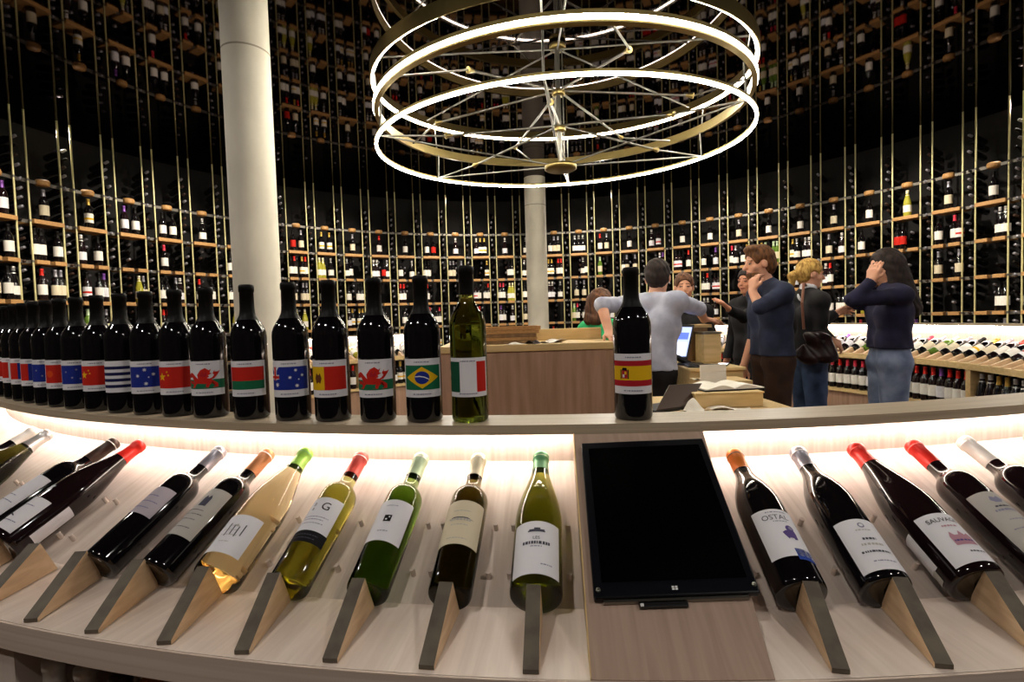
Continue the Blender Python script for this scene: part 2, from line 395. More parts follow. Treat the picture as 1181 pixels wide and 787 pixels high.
cpart('base_shelf', [(3.875, .835), (3.875, .87), (3.66, .87), (3.66, .835)], A0, A1, M['oak_shelf'], 120)
cpart('fascia', [(3.879, .826), (3.879, .8695), (3.8755, .8695), (3.8755, .826)], A0, A1, M['oak_fascia'], 120)
cpart('inner_wall', [(3.391, .0), (3.391, 1.0), (3.366, 1.0), (3.366, .0)], A0, A1, M['oak_desk'], 90)
cpart('storage_shelf', [(3.86, .448), (3.86, .488), (3.392, .488), (3.392, .448)], A0, A1, M['oak_shelf'], 90)
cpart('plinth', [(3.80, .0), (3.80, .448), (3.78, .448), (3.78, .0)], A0, A1, M['oak_desk'], 90)
for a in (-30.5, -10, -2, 8, 18, 28):
    cpart('divider', [(3.865, .488), (3.865, .834), (3.392, .834), (3.392, .488)], a-.35, a+.35, M['oak_shelf'], 1)
cpart('divider', [(3.862, .488), (3.862, .834), (3.392, .834), (3.392, .488)], -24.0, -18.15, M['oak_shelf'], 4)
# kiosk panel under the tablet: fills the slope between ledge front and shelf front
def kpt(t, f):
    """t 0..1 left to right, f 0 top .. 1 bottom"""
    R = 3.4755+(3.8755-3.4755)*f; z = 1.095+(.8715-1.095)*f
    l = KA0+(KB0-KA0)*f; r_ = KA1+(KB1-KA1)*f
    return pol(R, l+(r_-l)*t, z)
m = MB(); vs = []; NJ = 8
for j in range(NJ+1):
    t = j/NJ
    a, b = kpt(t, 0), kpt(t, 1)
    a2 = Vector((a.x, a.y, 1.0949)); k = pol(3.412, math.degrees(math.atan2(a.x, -a.y)), 1.0949)
    k0 = Vector((k.x, k.y, .872)); b0 = Vector((b.x, b.y, .8705))
    vs += [a2, b, b0, k0, k]
fs = []
for j in range(NJ):
    for i in range(5): fs.append((j*5+i, j*5+(i+1) % 5, (j+1)*5+(i+1) % 5, (j+1)*5+i))
fs += [tuple(range(5)), tuple(range(NJ*5, NJ*5+5))]
m.add(vs, fs); m.build('kiosk_panel', M['oak_kiosk'], counter)
m = MB()
for f0, f1 in ((0, 1),):
    a, b = kpt(-.006, 0), kpt(-.006, 1); c, d = kpt(.0, 0), kpt(.0, 1)
    for p in (a, b, c, d): p.z += .002
    a0_, b0_, c0_, d0_ = [Vector((p.x, p.y, p.z-.03)) for p in (a, b, c, d)]
    m.add([a, b, d, c, a0_, b0_, d0_, c0_], [(0, 1, 2, 3), (4, 7, 6, 5), (0, 4, 5, 1), (1, 5, 6, 2), (2, 6, 7, 3), (3, 7, 4, 0)])
m.build('edge_trim', M['oak_edge'], counter)

# tablet
root = empty('touchscreen', kpt(.5, 1), 0, 'black touchscreen tablet lying on the oak panel between the bottles', 'tablet')
bpy.context.view_layer.update()
nrm = (kpt(1, 0)-kpt(0, 0)).cross(kpt(.5, 1)-kpt(.5, 0)).normalized()
if nrm.z < 0: nrm = -nrm
fy = lambda y: (y-1.095)/(.8715-1.095)
def spt(t, f, h): return kpt(t, f)+nrm*h-root.location
def quadslab(name, c, h0, h1, mat, bevel=.0, par=root, N=6):
    """c: four (t, f) corners: top-left, top-right, bottom-right, bottom-left"""
    m = MB()
    P = [spt(t, f, h1) for t, f in c]+[spt(t, f, h0) for t, f in c]
    m.add(P, [(0, 1, 2, 3), (7, 6, 5, 4), (0, 4, 5, 1), (1, 5, 6, 2), (2, 6, 7, 3), (3, 7, 4, 0)])
    return m.build(name, mat, par, bevel=bevel)
TL, TR, BR, BL = (.045, .085), (.963, .070), (1.042, .765), (.045, .780)
def bil(s, t):
    a = [TL[i]+(TR[i]-TL[i])*s for i in (0, 1)]; b = [BL[i]+(BR[i]-BL[i])*s for i in (0, 1)]
    return (a[0]+(b[0]-a[0])*t, a[1]+(b[1]-a[1])*t)
quadslab('bezel', [TL, TR, BR, BL], .002, .013, M['bezel'], .0025)
quadslab('screen', [bil(.055, .055), bil(.945, .055), bil(.945, .925), bil(.055, .925)], .0132, .0136, M['screen_black'])
m = MB()
for (s0, s1, t0, t1) in ((.475, .49, .953, .972), (.495, .51, .953, .972)):
    for tt0, tt1 in ((t0, .5*(t0+t1)-.001), (.5*(t0+t1)+.001, t1)):
        m.add([spt(*bil(s0, tt0), .0139), spt(*bil(s1, tt0), .0139), spt(*bil(s1, tt1), .0139), spt(*bil(s0, tt1), .0139)], [(0, 1, 2, 3)])
m.build('home_button', M['white_paint'], root)
for s in (.03, .975):
    m = MB(); c = spt(*bil(s, .962), .0131); q = nrm.to_track_quat('Z', 'Y').to_matrix().to_4x4(); q.translation = c
    m.lathe([(.0035, 0), (.0035, .0012), (.0005, .0016)], 12, 0, q); m.build('corner_screw', M['steel'], root)
quadslab('base_edge', [bil(.06, 1.0), bil(.93, 1.0), bil(.93, 1.012), bil(.06, 1.012)], .002, .008, M['steel'])
quadslab('connector', [bil(.27, 1.012), bil(.56, 1.012), bil(.56, 1.035), bil(.27, 1.035)], .001, .007, M['plastic_black'], .001)
quadslab('status_light', [bil(.275, 1.018), bil(.295, 1.018), bil(.295, 1.033), bil(.275, 1.033)], .0071, .0078, M['white_paint'])

# wedges: (tip azimuth, peak azimuth)
def frame2(aR, aAz, bR, bAz):
    """unit horizontal direction from the outer point to the inner one"""
    a = pol(aR, aAz, 0); b = pol(bR, bAz, 0); return (b-a).normalized()
wedges = [(-5.31, -5.31), (-7.36, -7.33), (-9.37, -9.46), (-11.36, -11.68), (-13.30, -13.71), (-15.33, -15.80), (-17.28, -17.90), (-19.25, -19.85), (-21.2, -21.99), (-23.2, -24.0), (-25.2, -26.0), (-27.2, -28.0), (-29.2, -30.0), (-31.2, -32),
          (.48, .82), (2.45, 2.85), (4.55, 5.05), (6.65, 7.20), (8.75, 9.35), (10.85, 11.5), (13.0, 13.7)]
for ta, pa in wedges:
    tip = pol(3.868, ta, .871); peak = pol(3.7635, pa, .936)
    d = Vector((peak.x-tip.x, peak.y-tip.y, 0)); L = d.length; d.normalize(); s = Vector((-d.y, d.x, 0))*.0105
    back = tip+d*(L+.034)
    prof = [tip+Vector((0, 0, 0)), tip+Vector((0, 0, .006)), peak, back]
    vs = [p+s for p in prof]+[p-s for p in prof]
    m = MB(); m.add(vs, [(0, 1, 2, 3), (7, 6, 5, 4), (2, 6, 7, 3), (3, 7, 4, 0)], 0)
    m.add(vs, [(0, 4, 5, 1), (1, 5, 6, 2)], 1)
    m.build('bottle_stop', [M['oak_wedge'], M['wedge_edge']], counter)
def slope_pt(R, az, h):
    """a point on the sloped panel at ring radius R, lifted h along its normal"""
    z = .87+(PB_R-R)*math.tan(SLOPE)
    return pol(R+h*math.sin(SLOPE), az, z+h*math.cos(SLOPE))
slots = [-5.25, -7.37, -9.43, -11.6, -13.75, -15.83, -17.9, -20.0, -22.2, -24.2, -26.3, -28.4, 1.05, 3.1, 5.3, 7.5, 9.7, 11.9]
for sa_ in slots:
    for Rr, da in ((3.575, .80), (3.665, .78)):
        for sg in (-1, 1):
            if Rr > 3.6 and sa_ > 0 and sg > 0: pass
            m = MB(); m.tube(slope_pt(Rr, sa_+sg*da, -.002), slope_pt(Rr, sa_+sg*da, .016), .0042, n=10); m.build('peg', M['peg'], counter)

# ------------------------------------------------------------------ detailed bottles
FONT = {}
def text2d(body, size, cx, cy):
    key = body
    if key not in FONT:
        cu = bpy.data.curves.new('lettering', 'FONT'); cu.body = body; cu.size = 1; cu.align_x = 'CENTER'; cu.align_y = 'CENTER'; cu.resolution_u = 3
        ob = bpy.data.objects.new('lettering', cu); COL.objects.link(ob)
        dg = bpy.context.evaluated_depsgraph_get(); me = bpy.data.meshes.new_from_object(ob.evaluated_get(dg))
        FONT[key] = ([(v.co.x, v.co.y) for v in me.vertices], [tuple(p.vertices) for p in me.polygons])
        bpy.data.objects.remove(ob); bpy.data.curves.remove(cu); bpy.data.meshes.remove(me)
    vs, fs = FONT[key]
    return [(x*size+cx, y*size+cy) for x, y in vs], fs
def bent(shapes, rad, name, mats, parent, step=.003):
    """shapes: (layer, [(u,v)], faces, material) bent onto a cylinder whose front is -Y"""
    bm = bmesh.new(); lay = []
    names = []
    for layer, pts, fs, mt in shapes:
        if mt not in names: names.append(mt)
        vs = [bm.verts.new((x, y, layer)) for x, y in pts]
        for f in fs:
            try:
                fc = bm.faces.new([vs[i] for i in f]); fc.material_index = names.index(mt)
            except ValueError: pass
    bmesh.ops.triangulate(bm, faces=[f for f in bm.faces if len(f.verts) > 4])
    us = [v.co.x for v in bm.verts]; u = math.ceil(min(us)/step)*step
    while u < max(us):
        bmesh.ops.bisect_plane(bm, geom=bm.verts[:]+bm.edges[:]+bm.faces[:], plane_co=(u, 0, 0), plane_no=(1, 0, 0), dist=1e-6)
        u += step
    for v in bm.verts:
        r = rad+.0005+v.co.z*.00025; ph = v.co.x/rad
        v.co = (r*math.sin(ph), -r*math.cos(ph), v.co.y)
    me = bpy.data.meshes.new(name); bm.to_mesh(me); bm.free()
    for n_ in names: me.materials.append(M[n_])
    for p in me.polygons: p.use_smooth = True
    o = bpy.data.objects.new(name, me); COL.objects.link(o); o.parent = parent
    return o
def rect(u0, v0, u1, v1, mt, layer=0): return (layer, [(u0, v0), (u1, v0), (u1, v1), (u0, v1)], [(0, 1, 2, 3)], mt)
def poly(pts, mt, layer=1): return (layer, pts, [tuple(range(len(pts)))], mt)
def disc(u, v, r, mt, layer=2, n=16, ry=None): return poly([(u+r*math.cos(2*PI*i/n), v+(ry or r)*math.sin(2*PI*i/n)) for i in range(n)], mt, layer)
def star(u, v, r, mt, layer=2, n=5, inner=.45):
    return poly([(u+(r if i % 2 == 0 else r*inner)*math.sin(PI*i/n), v+(r if i % 2 == 0 else r*inner)*math.cos(PI*i/n)) for i in range(2*n)], mt, layer)
def text(s, u, v, size, mt, layer=2):
    p, f = text2d(s, size, u, v); return (layer, p, f, mt)
def marks(u0, u1, v, h, mt, layer=2, seed=0, dens=.6):
    """a line of print too small to read: short dashes"""
    rnd = random.Random(seed); out = []; u = u0
    while u < u1:
        w = rnd.uniform(.0015, .005); out.append(rect(u, v-h/2, min(u+w, u1), v+h/2, mt, layer)); u += w+rnd.uniform(.0008, .0018)
    return out

def bottle(name, prof, glass, cap, cap_z, parts, label, cat='wine bottle', group=None, hs=1., ring=None, rs=1.):
    """parts: list of (part name, [shapes], emblem shapes)"""
    root = empty(name, (0, 0, 0), 0, label, cat, group)
    P = [(r*rs, z*hs) for r, z in prof]
    m = MB(); m.lathe(P, 40); b = m.build('glass_body', M[glass], root, fix=True)
    def rad(z):
        for (r0, z0), (r1, z1) in zip(P[4:], P[5:]):
            if z0 <= z <= z1 and z1 > z0: return r0+(r1-r0)*(z-z0)/(z1-z0)
        return P[-2][0]
    cz = cap_z*hs; H = P[-1][1]
    pr = [(rad(cz)+.0006, cz)]+[(r+.0007, z) for r, z in P if z > cz+.002 and r > .002]
    pr += [(P[-2][0]-.001, H+.0009), (.0005, H+.001)]
    m = MB(); m.lathe(pr, 32); c = m.build('capsule', M[cap], root)
    if ring:
        m = MB(); zz = H-.013; m.lathe([(.0163, zz-.0012), (.0168, zz), (.0163, zz+.0012)], 32); m.build('capsule_ring', M[ring], c)
    R = P[5][0]
    for nm, base, deco in parts:
        l_ = bent(base, R, nm, None, root)
        if deco: bent(deco, R, 'print', None, l_)
    return root

def place_on_slope(root, base_az, neck_az, roll=0.):
    h_ = (root.get('body_radius', .0348))+.0072
    b = pol(PB_R+.014+h_*math.sin(SLOPE), base_az, 0); n = pol(3.458, neck_az, 0)
    d = n-b; heading = math.atan2(-d.x, d.y)        # rotation about z that turns +Y into d
    R = Matrix.Rotation(heading, 4, 'Z') @ Matrix.Rotation(-(PI/2-SLOPE), 4, 'X') @ Matrix.Rotation(roll, 4, 'Z')
    root.matrix_world = Matrix.Translation((b.x, b.y, .87-.014*math.tan(SLOPE)+h_*math.cos(SLOPE))) @ R

W = .044
def L_simple(z0, z1, w, col='p_white'): return [rect(-w, z0, w, z1, col)]
# ---- flag bottles on the ledge
FW = .047; F0, F1 = .055, .137
def flag_label(kind):
    base = [rect(-FW, F0, FW, F1, 'p_white')]
    d = []
    v0, v1 = F0+.016, F1-.014; w = FW-.004
    d += marks(-.016, .016, F1-.007, .0022, 'p_line', 2, 1)+marks(-.02, .02, F0+.007, .0022, 'p_line', 2, 2)
    vm = .5*(v0+v1)
    if kind == 'brazil':
        d += [rect(-w, v0, w, v1, 'p_green', 1), poly([(-.037, vm), (0, v0+.003), (.037, vm), (0, v1-.003)], 'p_yellow', 2), disc(0, vm, .0155, 'p_blue', 3, 20, .0135)]
        d += [poly([(-.0145, vm+.003), (-.005, vm+.0042), (.005, vm+.002), (.0145, vm-.003), (.0145, vm-.0048), (.005, vm), (-.005, vm+.002), (-.0145, vm+.0012)], 'p_white', 4)]
    elif kind == 'italy':
        d += [rect(-FW, v0-.006, -.018, v1+.006, 'p_dkgreen', 1), rect(.018, v0-.006, w, v1+.006, 'p_red', 1)]
    elif kind == 'spain':
        d += [rect(-FW, v0, FW, v0+.012, 'p_dkred', 1), rect(-FW, v0+.012, FW, v1-.011, 'p_yellow', 1), rect(-FW, v1-.011, FW, v1, 'p_dkred', 1)]
        d += [rect(-.024, vm-.010, -.012, vm+.006, 'p_dkred', 2), rect(-.027, vm-.011, -.025, vm+.008, 'p_black', 2), rect(-.0115, vm-.011, -.0095, vm+.008, 'p_black', 2), poly([(-.024, vm+.006), (-.012, vm+.006), (-.014, vm+.012), (-.022, vm+.012)], 'p_black', 2), rect(-.022, vm-.008, -.018, vm-.002, 'p_white', 3), rect(-.018, vm-.002, -.014, vm+.004, 'p_yellow', 3)]
    elif kind == 'wales':
        d += [rect(-FW, v0, FW, v0+.022, 'p_green', 1)]
        y0 = v0+.004
        red = lambda pts, ly=2, c='p_red': poly([(x, y0+y) for x, y in pts], c, ly)
        d += [red([(-.020, .016), (-.010, .022), (.004, .022), (.016, .020), (.020, .014), (.014, .009), (.002, .008), (-.012, .009), (-.020, .010)]),
              red([(-.020, .010), (-.012, .020), (-.020, .028), (-.026, .034), (-.032, .035), (-.042, .030), (-.043, .026), (-.036, .027), (-.042, .022), (-.034, .023), (-.028, .024), (-.025, .018)], 3),
              red([(-.012, .018), (-.014, .030), (-.006, .041), (.004, .046), (.012, .040), (.016, .043), (.013, .034), (.018, .033), (.010, .028), (.012, .024), (.004, .020)], 3),
              red([(.014, .018), (.022, .020), (.027, .026), (.026, .033), (.031, .031), (.036, .039), (.030, .036), (.023, .036), (.024, .041), (.019, .033), (.022, .028), (.018, .023), (.012, .020)], 3),
              red([(-.020, .012), (-.026, .008), (-.024, .002), (-.032, .000), (-.022, -.001), (-.018, .006), (-.012, .011)], 3), red([(-.024, .014), (-.034, .016), (-.040, .012), (-.036, .012), (-.034, .008), (-.030, .012), (-.022, .009)], 3),
              red([(.008, .010), (.004, .004), (.006, .000), (-.002, -.001), (.010, -.001), (.012, .005), (.018, .010)], 3), red([(.014, .012), (.024, .008), (.024, .002), (.018, -.001), (.030, -.001), (.030, .008), (.020, .016)], 3)]
        d += [red([(-.008, .026), (-.002, .038), (.002, .030), (.006, .038), (.008, .028), (.002, .024)], 4, 'p_dkred')]
    elif kind == 'moldova':
        d += [rect(-FW, v0, -.006, v1, 'p_yellow', 1), rect(-.006, v0, w, v1, 'p_red', 1), poly([(-.030, vm), (-.026, vm+.012), (-.020, vm+.007), (-.016, vm+.012), (-.012, vm), (-.016, vm-.012), (-.020, vm-.008), (-.026, vm-.012)], 'p_cap', 2)]
    elif kind == 'australia':
        d += [rect(-FW, v0, w, v1, 'p_blue', 1), rect(-FW, v1-.026, -.022, v1-.020, 'p_red', 3), rect(-FW, v1-.0275, -.022, v1-.0175, 'p_white', 2), rect(-.037, v0+.022, -.031, v1, 'p_red', 3), rect(-.0385, v0+.022, -.0295, v1, 'p_white', 2),
              star(-.028, v0+.012, .006, 'p_white', 2, 7), star(.014, v1-.008, .0042, 'p_white', 2, 7), star(.002, vm+.002, .0042, 'p_white', 2, 7), star(.028, vm+.006, .0042, 'p_white', 2, 7), star(.016, v0+.009, .0048, 'p_white', 2, 7), star(.020, vm-.003, .002, 'p_white', 2)]
        d += [poly([(-.046, v1), (-.042, v1), (-.023, v0+.026), (-.027, v0+.024)], 'p_white', 2), poly([(-.023, v1), (-.027, v1), (-.046, v0+.026), (-.042, v0+.024)], 'p_white', 2)]
    elif kind == 'belarus':
        d += [rect(-.040, v0+.020, w, v1, 'p_red', 1), rect(-.040, v0, w, v0+.020, 'p_green', 1), rect(-FW, v0, -.040, v1, 'p_rose', 1)]
    elif kind == 'redgold':
        d += [rect(-FW, v0, w, v1, 'p_red', 1), star(-.030, vm+.002, .011, 'p_yellow', 2), star(-.016, vm+.014, .003, 'p_yellow', 2), star(-.013, vm+.006, .003, 'p_yellow', 2)]
    elif kind == 'southern':
        d += [rect(-FW+.004, v0, w, v1, 'p_blue', 1), star(.0, v1-.008, .0055, 'p_white', 2, 7), star(-.016, vm+.003, .005, 'p_white', 2, 7), star(.018, vm+.006, .005, 'p_white', 2, 7), star(.002, v0+.009, .0055, 'p_white', 2, 7), star(.008, vm-.001, .0025, 'p_white', 2)]
    elif kind == 'stripes':
        n = 9; h = (F1-F0-.010)/n
        for q in range(n):
            if q % 2 == 1: d.append(rect(-FW, F0+.004+q*h, FW, F0+.004+(q+1)*h, 'p_navy', 1))
        d = d[len(marks(-.016, .016, 0, 1, 'p_line', 2, 1))+len(marks(-.02, .02, 0, 1, 'p_line', 2, 2)):]
    elif kind == 'redplain':
        d += [rect(-FW+.006, v0, w, v1, 'p_red', 1), disc(-.022, vm, .010, 'p_orange', 2)]
    elif kind == 'bluestars':
        d += [rect(-FW+.004, v0, w, v1, 'p_blue', 1)]+[star(u_, vm+q_, .0035, 'p_line', 2) for u_, q_ in ((-.022, .008), (.004, .014), (.020, .004), (-.006, -.008), (.012, -.012))]
    elif kind == 'redblue':
        d += [rect(-FW+.006, v0, -.010, v1, 'p_red', 1), rect(-.010, v0, w-.004, v1, 'p_blue', 1)]+[star(u_, vm+q_, .003, 'p_line', 2) for u_, q_ in ((.006, .006), (.02, -.006))]
    elif kind == 'tricolour':
        d += [rect(-FW+.004, v0, -.012, v1, 'p_red', 1), rect(.012, v0, w, v1, 'p_blue', 1)]
    elif kind == 'spainwide':
        d += [rect(-FW, v0, FW, v0+.012, 'p_dkred', 1), rect(-FW, v0+.012, FW, v1-.011, 'p_yellow', 1), rect(-FW, v1-.011, FW, v1, 'p_dkred', 1)]
    return base, d
paper('p_cap', '#6a3a1c')
flags = [(-42.4, 'spainwide', 'farthest left standing bottle with a red and yellow striped flag label'),
         (-40.4, 'tricolour', 'standing bottle with red, white, blue flag, second from the far left ledge end'),
         (-38.5, 'redblue', 'standing bottle with half red half blue flag, third from the far left end of ledge'),
         (-36.6, 'tricolour', 'standing bottle with red, white and blue flag, fourth from the far left end of ledge'),
         (-34.8, 'redblue', 'standing bottle with a red and blue flag, fifth from the far left end of ledge'),
         (-33.0, 'redblue', 'standing bottle with a red and blue flag, sixth from the far left end of ledge'),
         (-31.3, 'bluestars', 'standing bottle with dark blue flag, seventh from the far left end of ledge'),
         (-29.7, 'redplain', 'standing bottle with plain red flag left of a blue starred one'),
         (-28.0, 'bluestars', 'standing bottle with blue starry flag beside the orange red flag bottle'),
         (-26.15, 'redgold', 'standing bottle with orange red flag left of the navy striped one'),
         (-24.35, 'stripes', 'standing bottle with navy and white striped label'),
         (-22.55, 'southern', 'standing bottle with blue flag of five white stars, no union canton'),
         (-20.73, 'redgold', 'standing bottle with red flag and yellow star left of the red dragon'),
         (-18.97, 'wales', 'standing bottle with red dragon flag, the left one, by the red green flag'),
         (-16.87, 'belarus', 'standing bottle with red over green flag in front of the pillar'),
         (-14.92, 'australia', 'standing bottle with blue flag, union canton and white stars'),
         (-13.18, 'moldova', 'standing bottle with yellow and red flag with a crest'),
         (-11.32, 'wales', 'standing bottle with red dragon flag beside the green and yellow diamond flag'),
         (-9.51, 'brazil', 'standing bottle with green flag, yellow diamond and blue disc'),
         (-7.80, 'italy', 'olive green standing bottle with green white red flag'),
         (-1.99, 'spain', 'standing bottle with red yellow red crested flag alone beside the tablet panel')]
for az, kind, lab in flags:
    base, deco = flag_label(kind)
    it = kind == 'italy'
    b = bottle('wine_bottle', BORD, 'italy_glass' if it else 'black_glass', 'cap_black', .245 if it else .222, [('label', base, deco)], lab, 'wine bottle', 'flag bottles standing on the ledge', 1.10 if it else 1.045, rs=1.05)
    p = pol(3.417, az, 1.1155); b.location = p
    face = math.atan2(CAM.x-p.x, -(CAM.y-p.y))       # turned to the customer side
    b.rotation_euler = (0, 0, .75*face+.25*az*D2R+(-.12 if kind in ('wales', 'belarus', 'moldova') else 0))

# ---- bottles resting on the slope
SHIFT = {}
def shifted(sh, dv): return [(l_, [(x, y+dv) for x, y in p_], f_, m_) for l_, p_, f_, m_ in sh]
def disp(base_az, neck_az, prof, glass, cap, capz, parts, lab, roll=0., hs=1., ring=None, dv=-.022):
    hs *= 1.04 if prof is DBORD else 1.045
    parts = [(n_, b_, shifted(q_, dv)) for n_, b_, q_ in parts]
    b = bottle('wine_bottle', prof, glass, cap, capz, parts, lab, 'wine bottle', 'bottles tilted on the display slope', hs, ring)
    b['body_radius'] = prof[5][0]
    place_on_slope(b, base_az, neck_az, roll); return b
def lines(vs, w, seed, h=.0016, mt='p_line'):
    out = []
    for i, (v, ww) in enumerate(vs): out += marks(-ww*w, ww*w, v, h, mt, 2, seed+i)
    return out
PB = 3.717
disp(-30.3, -31.0, DBORD, 'black_glass', 'cap_white', .246, [('label', L_simple(.09, .165, .034), lines([(.16, .6), (.14, .8), (.12, .4)], .03, 1))], 'white capped tilted bottle cut by the left photo edge')
disp(-28.0, -29.0, BURG, 'olive_glass', 'cap_silver', .238, [('label', L_simple(.02, .10, .036), lines([(.10, .6), (.08, .8), (.06, .4)], .03, 5))], 'tilted olive bottle with silver capsule near the left photo edge', ring='cap_grey')
disp(-24.0, -23.8, DBORD, 'black_glass', 'cap_brown', .236, [('label', L_simple(.012, .158, .034, 'p_white'), lines([(.12, .5), (.105, .8), (.09, .3)], .03, 9, mt='p_inkblue')+[poly([(-.026, .125), (-.022, .15), (-.012, .165), (-.018, .14)], 'p_ink', 2), rect(.010, .043, .020, .053, 'p_lime', 2)])], 'tilted dark bottle with white label and green square', ring='cap_silver')
disp(-22.0, -21.95, BURG, 'black_wine', 'cap_red', .245, [('label', L_simple(.014, .094, .036), [poly([(-.02, .075), (.004, .066), (.004, .064), (-.02, .070)], 'p_ink', 2)]+lines([(.095, .6), (.055, .8)], .03, 13, mt='p_inkblue')+[poly([(-.028, .09), (-.02, .11), (-.01, .112), (-.018, .095)], 'p_line', 2)]),
      ('star_sticker', [star(-.004, .122, .011, 'p_white', 0, 6, .5)], []), ('back_label', [rect(.062, .03, .095, .11, 'p_white')], [])], 'tilted dark bottle with red capsule, white star and label on the left')
disp(-17.7, -17.72, DBORD, 'black_glass', 'cap_grey', .246, [('label', L_simple(.098, .166, .035, 'p_mauve'), lines([(.165, .5), (.15, .8), (.135, .6)], .03, 17, mt='p_inkblue'))], 'tilted dark bottle with grey capsule and small mauve grey label', ring='cap_silver')
disp(-15.6, -15.5, DBORD, 'black_glass', 'cap_copper', .240, [('label', L_simple(.060, .172, .036, 'p_grey'), [rect(-.006, .150, .010, .170, 'p_ink', 2), poly([(-.006, .170), (-.002, .176), (.002, .170), (.006, .177), (.010, .170)], 'p_ink', 2)]+lines([(.140, .5), (.130, .7), (.118, .5), (.10, .6)], .03, 23, mt='p_ink'))], 'tilted dark bottle with copper capsule and large crested grey label', ring='cap_silver')
disp(-13.6, -13.85, BURG, 'gold_wine', 'cap_green', .248, [('label', L_simple(.024, .104, .042, 'p_white'), [poly([(.0+.02*math.cos(t*.7)*(.4+.05*t), .098+.014*math.sin(t*.9+.5)) for t in range(3)], 'p_grey', 2)]+[rect(-.008+.009*q, .085+.004*(q % 2), -.006+.009*q, .112-.003*(q % 3), 'p_ink', 2) for q in range(4)]+lines([(.107, .35), (.098, .45), (.088, .5), (.074, .3)], .03, 31, mt='p_grey'))], 'tilted clear bottle of golden wine with light green capsule', hs=1.02, dv=-.028, ring='cap_forest')
disp(-11.55, -11.65, DBORD, 'yellow_wine', 'cap_coral', .246, [('label', L_simple(.090, .166, .038), [text('G', .010, .166, .024, 'p_black'), text('B', -.0135, .171, .0115, 'p_ink'), text('&', -.0125, .160, .009, 'p_ink')]+lines([(.142, .9), (.136, .6), (.128, .7)], .03, 41)), ('band', [rect(-.040, .066, .040, .090, 'p_black')], lines([(.103, .8), (.096, .7)], .03, 43, mt='p_ink'))], 'tilted yellow wine bottle with coral capsule and big letter G', ring='cap_white')
disp(-9.42, -9.42, DBORD, 'green_wine', 'cap_mint', .247, [('label', L_simple(.076, .166, .039), [rect(-.006, .138, .007, .152, 'p_black', 2), rect(-.003, .141, .0005, .144, 'p_white', 3), rect(.002, .146, .0045, .149, 'p_white', 3)]+lines([(.174, .35), (.118, .3)], .03, 47))], 'tilted green bottle with pale mint capsule and small black square', ring='cap_white')
disp(-7.35, -7.38, DBORD, 'amber_wine', 'cap_cream', .247, [('label', L_simple(.074, .168, .042, 'p_cream'), [poly([(-.024, .147), (-.012, .150), (.012, .150), (.024, .147), (.012, .152), (-.012, .152)], 'p_ink', 2)]+marks(-.018, .018, .147, .005, 'p_grey', 3, 51)+lines([(.166, .5), (.136, .5), (.108, .6)], .03, 52, mt='p_grey'))], 'tilted olive amber bottle with cream capsule and cream label', ring='cap_white')
disp(-5.28, -5.25, BURG, 'lime_wine', 'cap_forest', .252, [('label', L_simple(.012, .112, .042), [rect(-.014, .112, .014, .1145, 'p_ink', 2), poly([(-.012, .1145), (-.012, .117), (-.004, .117), (-.004, .120), (.006, .120), (.006, .117), (.013, .117), (.013, .1145)], 'p_ink', 2), text('LES', .0, .100, .008, 'p_ink')]+marks(-.022, .022, .091, .0055, 'p_ink', 2, 61)+marks(-.009, .009, .084, .0018, 'p_line', 2, 62)+marks(.008, .026, .052, .002, 'p_line', 2, 63))], 'tilted yellow green bottle with forest green capsule beside the tablet', hs=1.01, ring='cap_mint')
disp(.78, 1.15, SLOP, 'black_glass', 'cap_orange', .250, [('label', L_simple(.042, .134, .037), [text('OSTAL', -.002, .1435, .0140, 'p_ink')]+marks(-.014, .02, .1545, .0018, 'p_line', 2, 71)+marks(-.008, .014, .1355, .0016, 'p_line', 2, 72)
      + [poly([(.000, .108), (.004, .100), (.006, .103), (.012, .102), (.013, .099), (.018, .100), (.019, .110), (.018, .117), (.012, .118), (.004, .117), (-.002, .113)], 'p_purple', 2), disc(.012, .121, .0065, 'p_purple', 2), disc(.0135, .1215, .0035, 'p_line', 3)]), ('ribbon', [rect(.004, .036, .038, .056, 'p_brightblue', 0)], marks(.010, .033, .074, .003, 'p_line', 1, 74))], 'tilted dark bottle with orange capsule and purple animal on its label', dv=-.027, ring='cap_brown')
disp(2.75, 3.29, SLOP, 'black_glass', 'cap_grey', .250, [('label', L_simple(.012, .106, .038), [disc(.0, .126, .005, 'p_line', 2), disc(.0, .126, .003, 'p_white', 3)]+marks(-.012, .012, .117, .002, 'p_grey', 2, 80)+marks(-.010, .010, .100, .004, 'p_ink', 2, 81)+marks(-.016, .016, .090, .004, 'p_grey', 2, 82)+marks(-.022, .022, .077, .0035, 'p_ink', 2, 83)+marks(-.014, .02, .060, .0018, 'p_line', 2, 84))], 'tilted dark bottle with dark grey capsule and white label, second right of the tablet', dv=-.033, ring='cap_silver')
disp(4.95, 5.28, BURG, 'black_wine', 'cap_red', .247, [('label', L_simple(.012, .104, .039), [text('SAUVAGE', -.002, .118, .0115, 'p_black')]+marks(-.012, .012, .106, .003, 'p_rose', 2, 90)+[rect(-.014, .070, .020, .086, 'p_rose', 2), poly([(-.014, .086), (-.010, .095), (-.006, .088), (.0, .088), (.004, .096), (.010, .088), (.016, .092), (.020, .086)], 'p_rose', 2)]+marks(-.012, .018, .078, .003, 'p_purple', 3, 91)+marks(-.004, .022, .058, .0025, 'p_ink', 2, 92)),
      ('back_label', [rect(-.090, .03, -.060, .095, 'p_white')], [rect(-.085, .04, -.068, .06, 'p_grey', 1)])], 'tilted dark bottle with red capsule and pink castle on its label', dv=-.028, ring='cap_coral')
